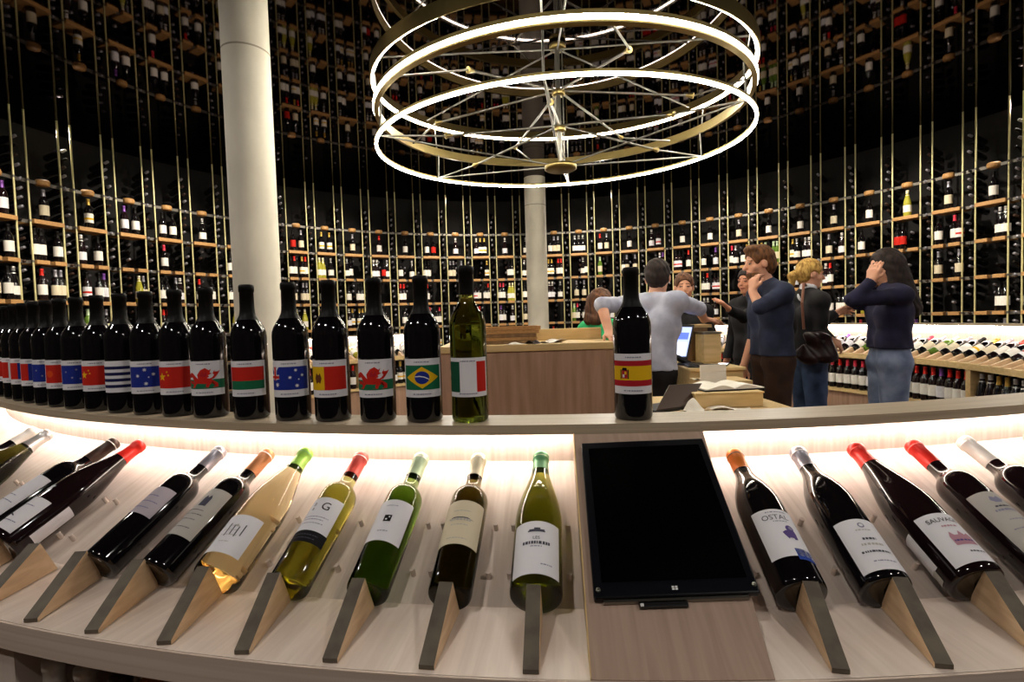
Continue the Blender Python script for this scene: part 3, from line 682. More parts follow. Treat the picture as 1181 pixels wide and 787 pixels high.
disp(7.15, 7.5, DBORD, 'black_wine', 'cap_red', .244, [('label', L_simple(.038, .152, .036, 'p_grey'), [poly([(-.010, .160), (-.006, .168), (.0, .164), (.006, .168), (.012, .160), (.006, .154), (-.004, .154)], 'p_line', 2)]+marks(-.02, .018, .100, .002, 'p_line', 2, 94)+marks(-.012, .014, .146, .003, 'p_ink', 2, 95)+marks(-.018, .018, .138, .004, 'p_line', 2, 96)+marks(-.012, .02, .118, .002, 'p_line', 2, 97)+marks(-.02, .0, .078, .002, 'p_line', 2, 98))], 'tilted dark bottle with red capsule and tall grey label at right', dv=-.027, ring='cap_coral')
disp(9.3, 9.55, DBORD, 'black_wine', 'cap_white', .236, [('label', L_simple(.062, .142, .035, 'p_grey'), lines([(.145, .5), (.13, .7), (.11, .4)], .03, 101, mt='p_ink'))], 'tilted dark bottle with white capsule beside the right photo edge', ring='cap_silver')
disp(11.5, 12.4, DBORD, 'black_glass', 'cap_silver', .240, [('label', L_simple(.062, .145, .035), lines([(.15, .5), (.13, .7), (.11, .4)], .03, 105, mt='p_ink'))], 'tilted bottle with silver capsule cut by the right photo edge', ring='cap_grey')

# ---- bottles stored under the near counter
unders = [(-17.45, 'cap_white', 'upright white capped bottle under the counter, leftmost in the dark cubby'), (-16.35, 'cap_white', 'upright white capped bottle under the counter, second from the cubby side'),
          (-15.2, 'cap_brown', 'upright dark capped bottle under the counter, third from the cubby side'), (-14.3, 'cap_copper', 'upright copper capped bottle under the counter, fourth from the cubby side'), (-13.4, 'cap_silver', 'upright silver capped bottle under the counter, fifth from the cubby side'), (-12.4, 'cap_black', 'upright black capped bottle under the counter, sixth from the cubby side')]
for az, cp_, lab in unders:
    b = bottle('wine_bottle', BORD, 'black_glass', cp_, .205 if cp_ == 'cap_white' else .24, [('label', L_simple(.06, .15, .036), [])], lab, 'wine bottle', 'bottles stored under the near counter')
    b.location = pol(3.834, az, .4885); b.rotation_euler = (0, 0, az*D2R)

# ------------------------------------------------------------------ the far display counters (face the middle of the room)
def far_counter(a0, a1, label, tagname):
    root = empty('display_counter', (0, 0, 0), 0, label, 'counter')
    n = int(abs(a1-a0)/1.2)
    mk = lambda nm, prof, mt, b0=a0, b1=a1, nn=n: cpart(nm, prof, b0, b1, mt, nn, root)
    mk('ledge', [(3.640, 1.150), (3.640, 1.170), (3.80, 1.170), (3.80, 1.150)], M['oak_ledge'])
    mk('back_strip', [(3.704, 1.0), (3.704, 1.150), (3.724, 1.150), (3.724, 1.0)], M['oak_radial'])
    mk('led_strip', [(3.672, 1.143), (3.672, 1.1498), (3.688, 1.1498), (3.688, 1.143)], M['led_strip_far'])
    mk('sloped_panel', [(3.416, .87), (3.704, 1.024), (3.716, 1.006), (3.428, .852)], M['oak_radial'])
    mk('base_shelf', [(3.244, .822), (3.244, .87), (3.455, .87), (3.455, .822)], M['oak_edge'])
    mk('outer_wall', [(3.724, 0), (3.724, 1.0), (3.75, 1.0), (3.75, 0)], M['oak_desk'])
    mk('storage_shelf', [(3.26, .46), (3.26, .495), (3.723, .495), (3.723, .46)], M['oak_edge'])
    mk('plinth', [(3.30, 0), (3.30, .46), (3.32, .46), (3.32, 0)], M['oak_desk'])
    a = a0
    k = 0
    st = 2.03
    nb = int((a1-a0)/st)
    for q in range(nb):
        az = a0+1+q*st
        tip = pol(3.252, az, .871); peak = pol(3.374, az, .930); d = Vector((peak.x-tip.x, peak.y-tip.y, 0)); Ld = d.length; d.normalize(); s = Vector((-d.y, d.x, 0))*.0105; back = tip+d*(Ld+.036)
        prof = [tip, tip+Vector((0, 0, .006)), peak, back]; vs = [p+s for p in prof]+[p-s for p in prof]
        m = MB(); m.add(vs, [(0, 1, 2, 3), (7, 6, 5, 4), (2, 6, 7, 3), (3, 7, 4, 0), (0, 4, 5, 1), (1, 5, 6, 2)], 0)
        m.build('bottle_stop', M['oak_wedge'], root)
        R = Matrix.Rotation((az+180)*D2R, 4, 'Z') @ Matrix.Rotation(-(PI/2-SLOPE), 4, 'X')
        c = pol(3.398, az, .905)
        var = random.choices(range(12), [5, 5, 1, 6, 4, 5, 2, 4, 2, 1, 0, 3])[0]
        small.append([Matrix.Translation(c) @ R, var, ('tilted %s bottle on %s, %s from its right end' % (CNAME[var], tagname, '@')), 'tilted bottles on the far counters', pol(3.53, az, .95), 0, 'T'+tagname])
    for q in range(int((a1-a0)/18)+1):
        az = a0+q*18+(-.6 if tagname == 'far right counter' else 0)
        mk('divider', [(3.255, .495), (3.255, .822), (3.722, .822), (3.722, .495)], M['oak_edge'], az-.45, az+.45, 1)
        for w in range(11):
            for rr in (0, 1):
                b_az = az+1.45+w*1.52
                if b_az > a1-.8: continue
                R_ = 3.305+rr*.095
                c = pol(R_, b_az, .4955)
                var = random.choice([1, 7, 7, 1, 7, 1, 9] if q else [2, 3, 1, 2, 5]) if rr == 0 else 0
                small.append([Matrix.Translation(c) @ Matrix.Rotation((b_az+180)*D2R, 4, 'Z'), var, 'upright %s bottle under %s, %s from its right end' % (CNAME[var], tagname, '@'), 'upright bottles under the far counters', pol(3.3, b_az, .65), 0 if rr == 0 else 9, 'U'+tagname])
    return root
far_counter(66, 148, 'curved lit display counter of tilted bottles behind the standing customers', 'far right counter')
far_counter(-152, -112, 'lit display counter of tilted bottles seen between the flag bottles', 'far left counter')

# individuals: the largest seen; the rest one mass
N_DETAILED = len(flags)+17+len(unders)
for s in small:
    s.append((s[4]-CAM).length)
cand = [s for s in small if s[5] == 0 and inframe(s[4], 6)]
cand.sort(key=lambda s: s[-1])
chosen = cand[:300-N_DETAILED]
ids = set(id(s) for s in chosen)
# order words for the far counters: from the right end
for key in set(s[6] for s in chosen if len(s) == 8):
    grp = sorted([s for s in chosen if len(s) == 8 and s[6] == key], key=lambda s: -math.atan2((s[4]-CAM).x, (s[4]-CAM).y)*1)
    for n_, s in enumerate(grp): s[2] = s[2].replace('@', ordinal(n_+1))
for s in chosen:
    o = bpy.data.objects.new('wine_bottle', SMALL[s[1]]); COL.objects.link(o); o.matrix_world = s[0]
    tag(o, s[2], 'wine bottle', s[3])
mass = MB(); mats = []
mats_idx = {}
for s in small:
    if id(s) in ids: continue
    me = SMALL[s[1]]
    base = len(mass.v)
    mass.v += [tuple(s[0] @ v.co) for v in me.vertices]
    for p in me.polygons:
        mt = me.materials[p.material_index]
        if mt.name not in mats_idx: mats_idx[mt.name] = len(mats); mats.append(mt)
        mass.f.append(tuple(i+base for i in p.vertices)); mass.mi.append(mats_idx[mt.name]); mass.sm.append(p.use_smooth)
tag(mass.build('shelved_bottles', mats, fix=False), 'small far bottles standing in the wall racks and behind front rows of counters', 'bottles', kind='stuff')

# ------------------------------------------------------------------ ring chandelier
LC = Vector((.087, -.01, 0)); LR = 1.509
chand = empty('ring_chandelier', (LC.x, LC.y, CEIL), 0, 'huge triple ring lamp of brass hoops and lit tubes under the ceiling', 'chandelier')
RINGS = {'A': (2.751, .015, .048), 'B': (3.040, .011, .028), 'C': (3.280, .002, .068)}
def ringpt(k, r, a, dz=0.):
    z, tx, ty = RINGS[k]; x = r*math.cos(a); y = r*math.sin(a)
    return Vector((x, y, z+tx*x+ty*y+dz-CEIL))
def hoop(name, k, prof, mat, n=128, parent=chand):
    m = MB(); vs = []; c = len(prof)
    for j in range(n):
        a = 2*PI*j/n
        for r, dz in prof: vs.append(ringpt(k, r, a, dz))
    m.add(vs, [(j*c+i, j*c+(i+1) % c, ((j+1) % n)*c+(i+1) % c, ((j+1) % n)*c+i) for j in range(n) for i in range(c)], 0, False)
    return m.build(name, mat, parent)
def circ(r0, rad, n=10, dz=0): return [(r0+rad*math.cos(2*PI*i/n), dz+rad*math.sin(2*PI*i/n)) for i in range(n)]
hA = hoop('hoop', 'A', [(LR-.012, .018), (LR+.012, .018), (LR+.012, .034), (LR-.012, .034)], M['gold'])
hoop('light_tube', 'A', circ(LR, .009, 10, .006), M['led'], parent=hA)
hB = hoop('hoop', 'B', [(LR-.028, -.036), (LR+.008, -.030), (LR+.008, .042), (LR-.028, .042)], M['gold'])
hoop('light_tube', 'B', [(LR+.0085, -.014), (LR+.013, -.013), (LR+.015, .0), (LR+.013, .013), (LR+.0085, .014)], M['led'], parent=hB)
hC = hoop('hoop', 'C', [(LR+.020, -.044), (LR+.028, -.044), (LR+.028, .055), (LR+.010, .055), (LR-.004, -.015), (LR-.004, -.022), (LR+.020, -.034)], M['gold'])
hoop('light_tube', 'C', [(LR-.003, -.029), (LR+.019, -.041), (LR+.019, -.035), (LR-.003, -.023)], M['led'], parent=hC)
# hub and struts
hub = Vector((0, 0, 0))
def cz(z): return Vector((0, 0, z-CEIL))
m = MB(); m.tube(cz(CEIL-.002), cz(2.62), .016, n=14); m.build('centre_rod', M['steel'], chand)
for dx, dy in ((.035, .0), (-.018, .03), (-.018, -.03)):
    m = MB(); m.tube(Vector((dx, dy, 0))+cz(CEIL-.002), Vector((dx, dy, 0))+cz(2.72), .006, n=8); m.build('side_rod', M['steel'], chand)
for z, r in ((2.60, .135), (2.92, .05), (3.22, .055), (3.60, .07)):
    m = MB(); m.lathe([(.001, -.022), (r*.9, -.022), (r, -.014), (r, .014), (r*.9, .022), (.001, .022)], 28, M=Matrix.Translation(cz(z))); m.build('hub_disc', M['gold'], chand)
def strut(a, b, r=.008):
    a = Vector(a); b = Vector(b); d = (b-a).normalized()
    m = MB(); m.tube(a, b, r, n=8); s = m.build('strut', M['steel'], chand)
    m = MB(); m.tube(b-d*.07, b-d*.005, .008, .024, n=10); m.tube(b-d*.005, b, .024, .020, n=10); m.build('strut_foot', M['gold'], s)
for q in range(6):
    a = 2*PI*(q+.35)/6
    pa = ringpt('A', LR-.02, a, .02); pb = ringpt('B', LR-.035, a+.26, 0); pc = ringpt('C', LR-.03, a+.1, 0)
    strut(Vector((0, 0, 0))+cz(2.95), ringpt('A', LR*.66, a, .05), .010)
    m = MB(); m.tube(ringpt('A', LR*.66, a, .05), pa, .0075, n=8); m.build('strut', M['steel'], chand)
    m = MB(); m.tube(cz(2.61), pa, .007, n=8); m.build('strut', M['steel'], chand)
    strut(cz(3.24), ringpt('B', LR*.72, a+.5, .04), .010)
    m = MB(); m.tube(ringpt('B', LR*.72, a+.5, .04), pb, .0075, n=8); m.build('strut', M['steel'], chand)
    m = MB(); m.tube(cz(3.58), pc, .0075, n=8); m.build('strut', M['steel'], chand)
    m = MB(); m.tube(pa, ringpt('B', LR-.035, a, -.03), .0075, n=8); m.build('strut', M['steel'], chand)
    m = MB(); m.tube(ringpt('B', LR-.01, a, .04), ringpt('C', LR+.01, a, -.04), .006, n=8); m.build('strut', M['steel'], chand)

# ------------------------------------------------------------------ furniture inside the ring
def off(v): return v
def relbox(lat0, dep0, z0, lat1, dep1, z1): return (lat0+CAM.x, dep0+CAM.y, z0), (lat1+CAM.x, dep1+CAM.y, z1)
# reception desk
desk = empty('reception_desk', (-.28, -1.25, 0), 0, 'oak reception desk with plain front panel behind the ledge', 'desk')
def dpart(name, lat0, dep0, z0, lat1, dep1, z1, mat, root, bevel=.003):
    lo, hi = relbox(lat0, dep0, z0, lat1, dep1, z1); L = root.location
    m = MB(); m.box([a-b for a, b in zip(lo, L)], [a-b for a, b in zip(hi, L)]); return m.build(name, mat, root, bevel=bevel)
DT = 1.183
dpart('front_panel', -.415, 3.012, 0, .585, 3.03, DT-.041, M['oak_desk'], desk)
dpart('desk_top', -.42, 3.0, DT-.04, .59, 3.50, DT, M['oak_edge'], desk)
dpart('side_panel', -.415, 3.031, 0, -.395, 3.48, DT-.041, M['oak_desk'], desk)
dpart('side_panel', .565, 3.031, 0, .585, 3.48, DT-.041, M['oak_desk'], desk)
dpart('back_rail', .05, 3.46, DT+.0005, .59, 3.50, DT+.075, M['oak_edge'], desk)
dpart('inner_shelf', -.394, 3.04, .70, .564, 3.46, .725, M['oak_edge'], desk)
# stack of wooden boards on desk
zb = DT+.001
bx = [(-.16, .02, 'oak_dark', .018), (-.16, .03, 'oak_plank', .018), (-.165, .01, 'oak_dark', .02), (-.155, .04, 'oak_plank', .02), (-.16, .165, 'oak_plank', .022)]
for n_, (x0, dx, mt, h) in enumerate(bx):
    lo, hi = relbox(x0, 3.08+.01*n_, zb, x0+.31+dx*.1, 3.34+.01*n_, zb+h)
    c = [(a+b)/2 for a, b in zip(lo, hi)]; c[2] = lo[2]
    r_ = empty('wooden_tray', c, (n_-2)*.03, '%s wooden tray, %s from the bottom of the stack on the desk' % ('dark brown' if mt == 'oak_dark' else 'tan', ordinal(n_+1)), 'tray', 'wooden trays stacked on the desk')
    sx, sy = (hi[0]-lo[0])/2, (hi[1]-lo[1])/2
    m = MB(); m.box((-sx, -sy, 0), (sx, sy, h*.5)); m.build('tray_base', M[mt], r_, bevel=.002)
    m = MB()
    for b_ in (((-sx, -sy, h*.5), (sx, -sy+.012, h)), ((-sx, sy-.012, h*.5), (sx, sy, h)), ((-sx, -sy+.012, h*.5), (-sx+.012, sy-.012, h)), ((sx-.012, -sy+.012, h*.5), (sx, sy-.012, h))): m.box(*b_)
    m.build('tray_rim', M[mt], r_)
    zb += h+.0008
# cloth and papers beside the stack
def sheet(name, c, w, d, rz, mat, label, cat, curl=.01, h=.0015, seed=0, group=None):
    rnd = random.Random(seed); m = MB(); N = 8; vs = []
    for j in range(N+1):
        for i in range(N+1):
            x = (i/N-.5)*w; y = (j/N-.5)*d
            z = h+curl*(.5+.5*math.sin(i*.8+seed))*(.5+.5*math.cos(j*.7+seed*2))
            vs.append((x, y, z))
    nb = len(vs); vs += [(x, y, z-h) for x, y, z in vs]
    fs = []
    for j in range(N):
        for i in range(N):
            a = j*(N+1)+i; q = (a, a+1, a+N+2, a+N+1); fs.append(q); fs.append(tuple(k+nb for k in q[::-1]))
    ring_ = [i for i in range(N+1)]+[j*(N+1)+N for j in range(1, N+1)]+[N*(N+1)+i for i in range(N-1, -1, -1)]+[j*(N+1) for j in range(N-1, 0, -1)]
    for a, b in zip(ring_, ring_[1:]+ring_[:1]): fs.append((a, a+nb, b+nb, b))
    m.add(vs, fs, 0, True); o = m.build(name, mat, None, loc=c); o.rotation_euler = (0, 0, rz); return tag(o, label, cat, group)
sheet('napkin', (CAM.x+.235, CAM.y+3.14, DT+.0005), .15, .16, .3, M['paper'], 'crumpled white napkin beside the tray stack on the desk', 'napkin', .022, seed=3)
sheet('paper_sheet', (CAM.x+.02, CAM.y+3.045, DT+.0005), .10, .07, .2, M['paper'], 'folded receipt paper at the front edge of the desk', 'paper', .012, seed=5)
sheet('cleaning_cloth', (CAM.x+.12, CAM.y+3.045, DT+.0005), .07, .07, .9, M['leather'], 'dark crumpled cloth beside the receipt on the desk', 'cloth', .02, seed=8)

# work table close behind the ledge
table = empty('work_table', (CAM.x+.88, CAM.y+2.35, 0), 0, 'low oak work table behind the ledge under the laptop', 'table')
dpart('table_top', .60, 2.05, .87, 1.24, 2.75, .90, M['oak_edge'], table)
dpart('apron', .63, 2.08, .79, 1.21, 2.10, .869, M['oak_desk'], table)
dpart('apron', .63, 2.70, .79, 1.21, 2.72, .869, M['oak_desk'], table)
for lx in (.64, 1.15):
    for ly in (2.11, 2.64): dpart('leg', lx, ly, 0, lx+.05, ly+.05, .869, M['oak_desk'], table)
lt = empty('laptop', (0, 0, 0), 0, 'open laptop with brown grey lid turned away behind the ledge', 'laptop')
def slabm(o, a, b, c, th):
    """box from origin o spanned by vectors a, b with thickness along c"""
    m = MB(); P = [o, o+a, o+a+b, o+b]; P += [p+c*th for p in P]
    m.add(P, [(0, 3, 2, 1), (4, 5, 6, 7), (0, 1, 5, 4), (1, 2, 6, 5), (2, 3, 7, 6), (3, 0, 4, 7)]); return m
q0, q1, q2, q3 = PX(757, 474, 2.26), PX(794, 474, 2.34), PX(810, 442, 2.46), PX(772, 444, 2.38)
q0.z = q1.z = .916
lt.location = (q0.x, q0.y, .901); L = lt.location
th = Vector((.02, -.006, .0)).normalized()*.008
m = MB(); P = [p-L for p in (q0, q1, q2, q3)]; nn = (P[1]-P[0]).cross(P[3]-P[0]).normalized()*.007; P += [p-nn for p in P]
m.add(P, [(0, 3, 2, 1), (4, 5, 6, 7), (0, 1, 5, 4), (1, 2, 6, 5), (2, 3, 7, 6), (3, 0, 4, 7)]); m.build('lid', M['laptop'], lt, bevel=.002)
e1 = (q1-q0); e2 = Vector((-e1.y, e1.x, 0)).normalized()*.16
m = slabm(Vector((0, 0, 0)), Vector((e1.x, e1.y, 0)), e2, Vector((0, 0, 1)), .012); m.build('keyboard_base', M['plastic_black'], lt, bevel=.002)
# box with open book
box = empty('wooden_box', (CAM.x+.975, CAM.y+2.50, .901), 0, 'low oak box carrying the open book on the work table', 'box')
m = MB(); m.box((-.155, -.14, 0), (.155, .14, .060)); m.build('box_body', M['oak_edge'], box, bevel=.003)
m = MB(); m.box((-.159, -.144, .0605), (.159, .144, .068)); m.build('box_lid', M['oak_edge'], box, bevel=.002)
bk = empty('open_book', (CAM.x+1.01, CAM.y+2.50, .970), .12, 'open white book with black cover on the oak box', 'book')
m = MB(); m.box((-.15, -.10, 0), (.15, .10, .006)); m.build('cover', M['plastic_black'], bk, bevel=.001)
for sx in (-1, 1):
    m = MB(); vs = []; N = 10
    for i in range(N+1):
        t = i/N; x = sx*(.002+.142*t); z = .0065+.018*math.sin(PI*min(1, t*1.15))*(1-.4*t)+.004
        vs += [(x, -.095, z), (x, .095, z), (x, .095, .0062), (x, -.095, .0062)]
    fs = []
    for i in range(N):
        for q in range(4): fs.append((i*4+q, i*4+(q+1) % 4, (i+1)*4+(q+1) % 4, (i+1)*4+q))
    fs += [(0, 1, 2, 3), tuple(range(N*4, N*4+4))]
    m.add(vs, fs); m.build('pages', M['paper'], bk)
cd = empty('menu_card', PX(819, 440, 2.72), .1, 'blank cream card standing upright behind the open book', 'card')
cd.location.z = .902
cd.location.y = CAM.y+2.66
m = MB(); m.box((-.068, -.003, .0), (.068, .003, .165), M=Matrix.Rotation(-.12, 4, 'X')); m.build('front_leaf', M['paper'], cd)
m = MB(); m.box((-.068, .022, .0), (.068, .027, .162), M=Matrix.Rotation(.08, 4, 'X')); m.build('rear_leaf', M['paper'], cd)
sheet('paper_sheet', (CAM.x+.80, CAM.y+2.28, .9005), .10, .10, .5, M['paper'], 'crumpled white paper beside the laptop on the work table', 'paper', .055, seed=4)
sheet('paper_sheet', (CAM.x+.95, CAM.y+2.29, .9005), .18, .08, -.2, M['paper'], 'flat printed paper in front of the oak box', 'paper', .02, seed=6)
# till counter
till = empty('till_counter', (CAM.x+1.36, CAM.y+3.6, 0), 0, 'oak till counter with raised blocks right of the light blue shirted man', 'counter')
dpart('lower_cabinet', 1.12, 3.30, 0, 1.455, 3.95, .965, M['oak_edge'], till)
dpart('worktop', 1.11, 3.28, .966, 1.465, 3.955, .985, M['oak_edge'], till)
dpart('raised_cabinet', 1.24, 3.80, .986, 1.42, 3.95, 1.225, M['oak_dark'], till)
dpart('raised_cap', 1.18, 3.797, 1.226, 1.45, 3.96, 1.25, M['oak_edge'], till)
dpart('side_block', 1.325, 3.62, .986, 1.445, 3.79, 1.185, M['oak_edge'], till)
dpart('block_cap', 1.32, 3.615, 1.186, 1.45, 3.795, 1.20, M['steel'], till)
dpart('front_block', 1.10, 3.05, 0, 1.40, 3.27, .93, M['oak_edge'], till)
sheet('paper_sheet', (CAM.x+1.17, CAM.y+3.13, .9305), .16, .10, .1, M['paper'], 'small white paper on the till counter step', 'paper', .02, seed=9)
# point of sale monitor
pos = empty('till_screen', (CAM.x+1.20, CAM.y+3.55, .986), 0, 'tilted black till monitor with lit blue screen beside the man', 'monitor')
tl, tr, bl, br = PX(764, 376, 3.62), PX(799, 376, 3.70), PX(760, 412, 3.50), PX(787, 413, 3.58)
L = pos.location
ax = (tr-tl+br-bl)*.5; ay = (tl-bl+tr-br)*.5; o = bl-L; n_ = ax.cross(ay).normalized()
if n_.y > 0: n_ = -n_
slabm(o-ax*.05-ay*.05, ax*1.12, ay*1.10, -n_, .022).build('screen_frame', M['plastic_black'], pos, bevel=.004)
slabm(o+ax*.02+ay*.02+n_*.001, ax*.96, ay*.93, n_, .001).build('display', M['screen_lit'], pos)
slabm(o+ax*.06+ay*.55+n_*.0025, ax*.85, ay*.22, n_, .0005).build('window_bar', M['screen_blue'], pos)
slabm(o+ax*.06+ay*.06+n_*.0025, ax*.85, ay*.40, n_, .0005).build('document', M['screen_white'], pos)
m = MB(); m.tube(Vector((.0, 0, .004)), o+ax*.5+ay*.1-n_*.02, .02, n=12); m.build('stand', M['plastic_black'], pos)
m = MB(); m.lathe([(.001, 0), (.09, 0), (.09, .008), (.03, .014), (.001, .014)], 24); m.build('base', M['plastic_black'], pos)
kb = empty('keyboard', (CAM.x+1.235, CAM.y+3.38, .9855), -.1, 'black keyboard in front of the till monitor', 'keyboard')
m = MB(); m.box((-.11, -.06, 0), (.11, .06, .012)); m.build('case', M['plastic_black'], kb, bevel=.003)
m = MB()
for i in range(10):
    for j in range(4): m.box((-.1+i*.02, -.05+j*.024, .0121), (-.084+i*.02, -.030+j*.024, .015))
m.build('keys', M['bezel'], kb)
ph = empty('smartphone', (CAM.x+1.38, CAM.y+3.44, .9855), -.5, 'phone with pale screen lying on the till counter', 'phone')
m = MB(); m.box((-.035, -.07, 0), (.035, .07, .008)); m.build('phone_case', M['plastic_black'], ph, bevel=.002)
m = MB(); m.box((-.031, -.062, .0081), (.031, .062, .0085)); m.build('display', M['screen_white'], ph)

# ------------------------------------------------------------------ people: signed distance shapes turned into one skin
class SDF:
    def __init__(s, lo, hi, h):
        s.lo = np.array(lo, float); s.h = h; s.n = np.ceil((np.array(hi)-s.lo)/h).astype(int)+1
        s.F = np.full(s.n, .2, np.float32)
    def _sub(s, lo, hi):
        a = np.maximum(np.floor((lo-s.lo)/s.h).astype(int), 0); b = np.minimum(np.ceil((hi-s.lo)/s.h).astype(int)+1, s.n)
        if np.any(b <= a): return None
        g = [s.lo[i]+s.h*np.arange(a[i], b[i]) for i in range(3)]
        return (slice(a[0], b[0]), slice(a[1], b[1]), slice(a[2], b[2])), g[0][:, None, None], g[1][None, :, None], g[2][None, None, :]
    def union(s, sl, d, k):
        f = s.F[sl]
        if k <= 0: s.F[sl] = np.minimum(f, d); return
        h = np.clip(.5+.5*(f-d)/k, 0, 1); s.F[sl] = f*(1-h)+d*h-k*h*(1-h)
    def cone(s, a, b, ra, rb, k=.02):
        a = np.array(a, float); b = np.array(b, float); m = max(ra, rb)+k+.03
        q = s._sub(np.minimum(a, b)-m, np.maximum(a, b)+m)
        if q is None: return
        sl, X, Y, Z = q; ba = b-a; L2 = ba@ba+1e-12
        t = np.clip(((X-a[0])*ba[0]+(Y-a[1])*ba[1]+(Z-a[2])*ba[2])/L2, 0, 1)
        d = np.sqrt((X-a[0]-t*ba[0])**2+(Y-a[1]-t*ba[1])**2+(Z-a[2]-t*ba[2])**2)-(ra+(rb-ra)*t)
        s.union(sl, d.astype(np.float32), k)
    def ell(s, c, rad, R=None, k=.02, op='u'):
        c = np.array(c, float); rad = np.array(rad, float); m = max(rad)+k+.03
        q = s._sub(c-m, c+m)
        if q is None: return
        sl, X, Y, Z = q; R = np.eye(3) if R is None else R
        x, y, z = X-c[0], Y-c[1], Z-c[2]
        l = [(R[0, i]*x+R[1, i]*y+R[2, i]*z) for i in range(3)]
        k0 = np.sqrt(sum((l[i]/rad[i])**2 for i in range(3))); k1 = np.sqrt(sum((l[i]/rad[i]**2)**2 for i in range(3)))+1e-9
        d = (k0*(k0-1)/k1).astype(np.float32)
        if op == 'u': s.union(sl, d, k)
        else:
            f = s.F[sl]; h = np.clip(.5-.5*(f+d)/k, 0, 1); s.F[sl] = f*(1-h)-d*h+k*h*(1-h)
    def clip(s, p, n):
        """keep the side of the plane through p that n points to"""
        g = [s.lo[i]+s.h*np.arange(s.n[i]) for i in range(3)]
        d = (p[0]-g[0])[:, None, None]*n[0]+(p[1]-g[1])[None, :, None]*n[1]+(p[2]-g[2])[None, None, :]*n[2]
        s.F = np.maximum(s.F, d.astype(np.float32))
    def wrinkle(s, amp, fr, seed=0):
        g = [s.lo[i]+s.h*np.arange(s.n[i]) for i in range(3)]
        X, Y, Z = g[0][:, None, None], g[1][None, :, None], g[2][None, None, :]
        s.F += (amp*(np.sin(fr*(Z*1.0+.6*X)+seed)*np.sin(fr*.7*(Y-.5*Z+X)+1.7*seed)+.5*np.sin(fr*1.9*(X+.4*Y+.5*Z)))).astype(np.float32)
    def mesh(s):
        F = np.pad(s.F, 1, constant_values=.1); F[F == 0] = 1e-6
        ins = F < 0; n = np.array(F.shape); c = n-1
        cnt = np.zeros(c, np.int8); acc = np.zeros((*c, 3), np.float32); ne = np.zeros(c, np.float32)
        corner = [(i, j, k) for i in (0, 1) for j in (0, 1) for k in (0, 1)]
        def cs(o): return tuple(slice(o[a], o[a]+c[a]) for a in range(3))
        for o in corner: cnt += ins[cs(o)]
        act = (cnt > 0) & (cnt < 8)
        ii = np.argwhere(act)
        acc = np.zeros((len(ii), 3)); ne = np.zeros(len(ii))
        for o in corner:
            for ax in range(3):
                if o[ax] == 1: continue
                o2 = list(o); o2[ax] = 1
                f0 = F[ii[:, 0]+o[0], ii[:, 1]+o[1], ii[:, 2]+o[2]]; f1 = F[ii[:, 0]+o2[0], ii[:, 1]+o2[1], ii[:, 2]+o2[2]]
                cr = (f0 < 0) != (f1 < 0); t = np.where(cr, f0/(f0-f1+1e-12), 0)
                p = np.tile(np.array(o, float), (len(ii), 1)); p[:, ax] += t
                acc[cr] += p[cr]; ne[cr] += 1
        V = (ii+acc/ne[:, None]-1)*s.h+s.lo
        idx = np.full(c, -1, np.int64); idx[act] = np.arange(len(ii))
        faces = []
        for ax in range(3):
            u, w = (ax+1) % 3, (ax+2) % 3
            sl0 = [slice(1, n[a]-1) for a in range(3)]; sl1 = list(sl0); sl0[ax] = slice(0, n[ax]-1); sl1[ax] = slice(1, n[ax])
            a = ins[tuple(sl0)]; b = ins[tuple(sl1)]
            e = np.argwhere(a != b)
            if len(e) == 0: continue
            fl = a[tuple(e.T)]
            base = e.copy(); base[:, u] += 1; base[:, w] += 1
            def gi(du, dw):
                q = base.copy(); q[:, u] -= du; q[:, w] -= dw; return idx[tuple(q.T)]
            q = np.stack([gi(1, 1), gi(0, 1), gi(0, 0), gi(1, 0)], 1)
            q[~fl] = q[~fl][:, ::-1]
            faces.append(q)
        Fq = np.concatenate(faces)
        return V, Fq

def mesh_obj(name, V, Fq, mats, parent, loc, mi=None):
    me = bpy.data.meshes.new(name)
    me.vertices.add(len(V)); me.vertices.foreach_set('co', (V-np.array(loc)).astype(np.float32).ravel())
    me.loops.add(Fq.size); me.loops.foreach_set('vertex_index', Fq.astype(np.int32).ravel())
    me.polygons.add(len(Fq)); me.polygons.foreach_set('loop_start', np.arange(0, Fq.size, 4, dtype=np.int32)); me.polygons.foreach_set('loop_total', np.full(len(Fq), 4, np.int32))
    for m_ in mats: me.materials.append(m_)
    me.update(calc_edges=True); me.validate()
    if mi is not None: me.polygons.foreach_set('material_index', mi.astype(np.int32))
    me.polygons.foreach_set('use_smooth', np.ones(len(me.polygons), bool)); me.update()
    o = bpy.data.objects.new(name, me); COL.objects.link(o); o.parent = parent
    return o

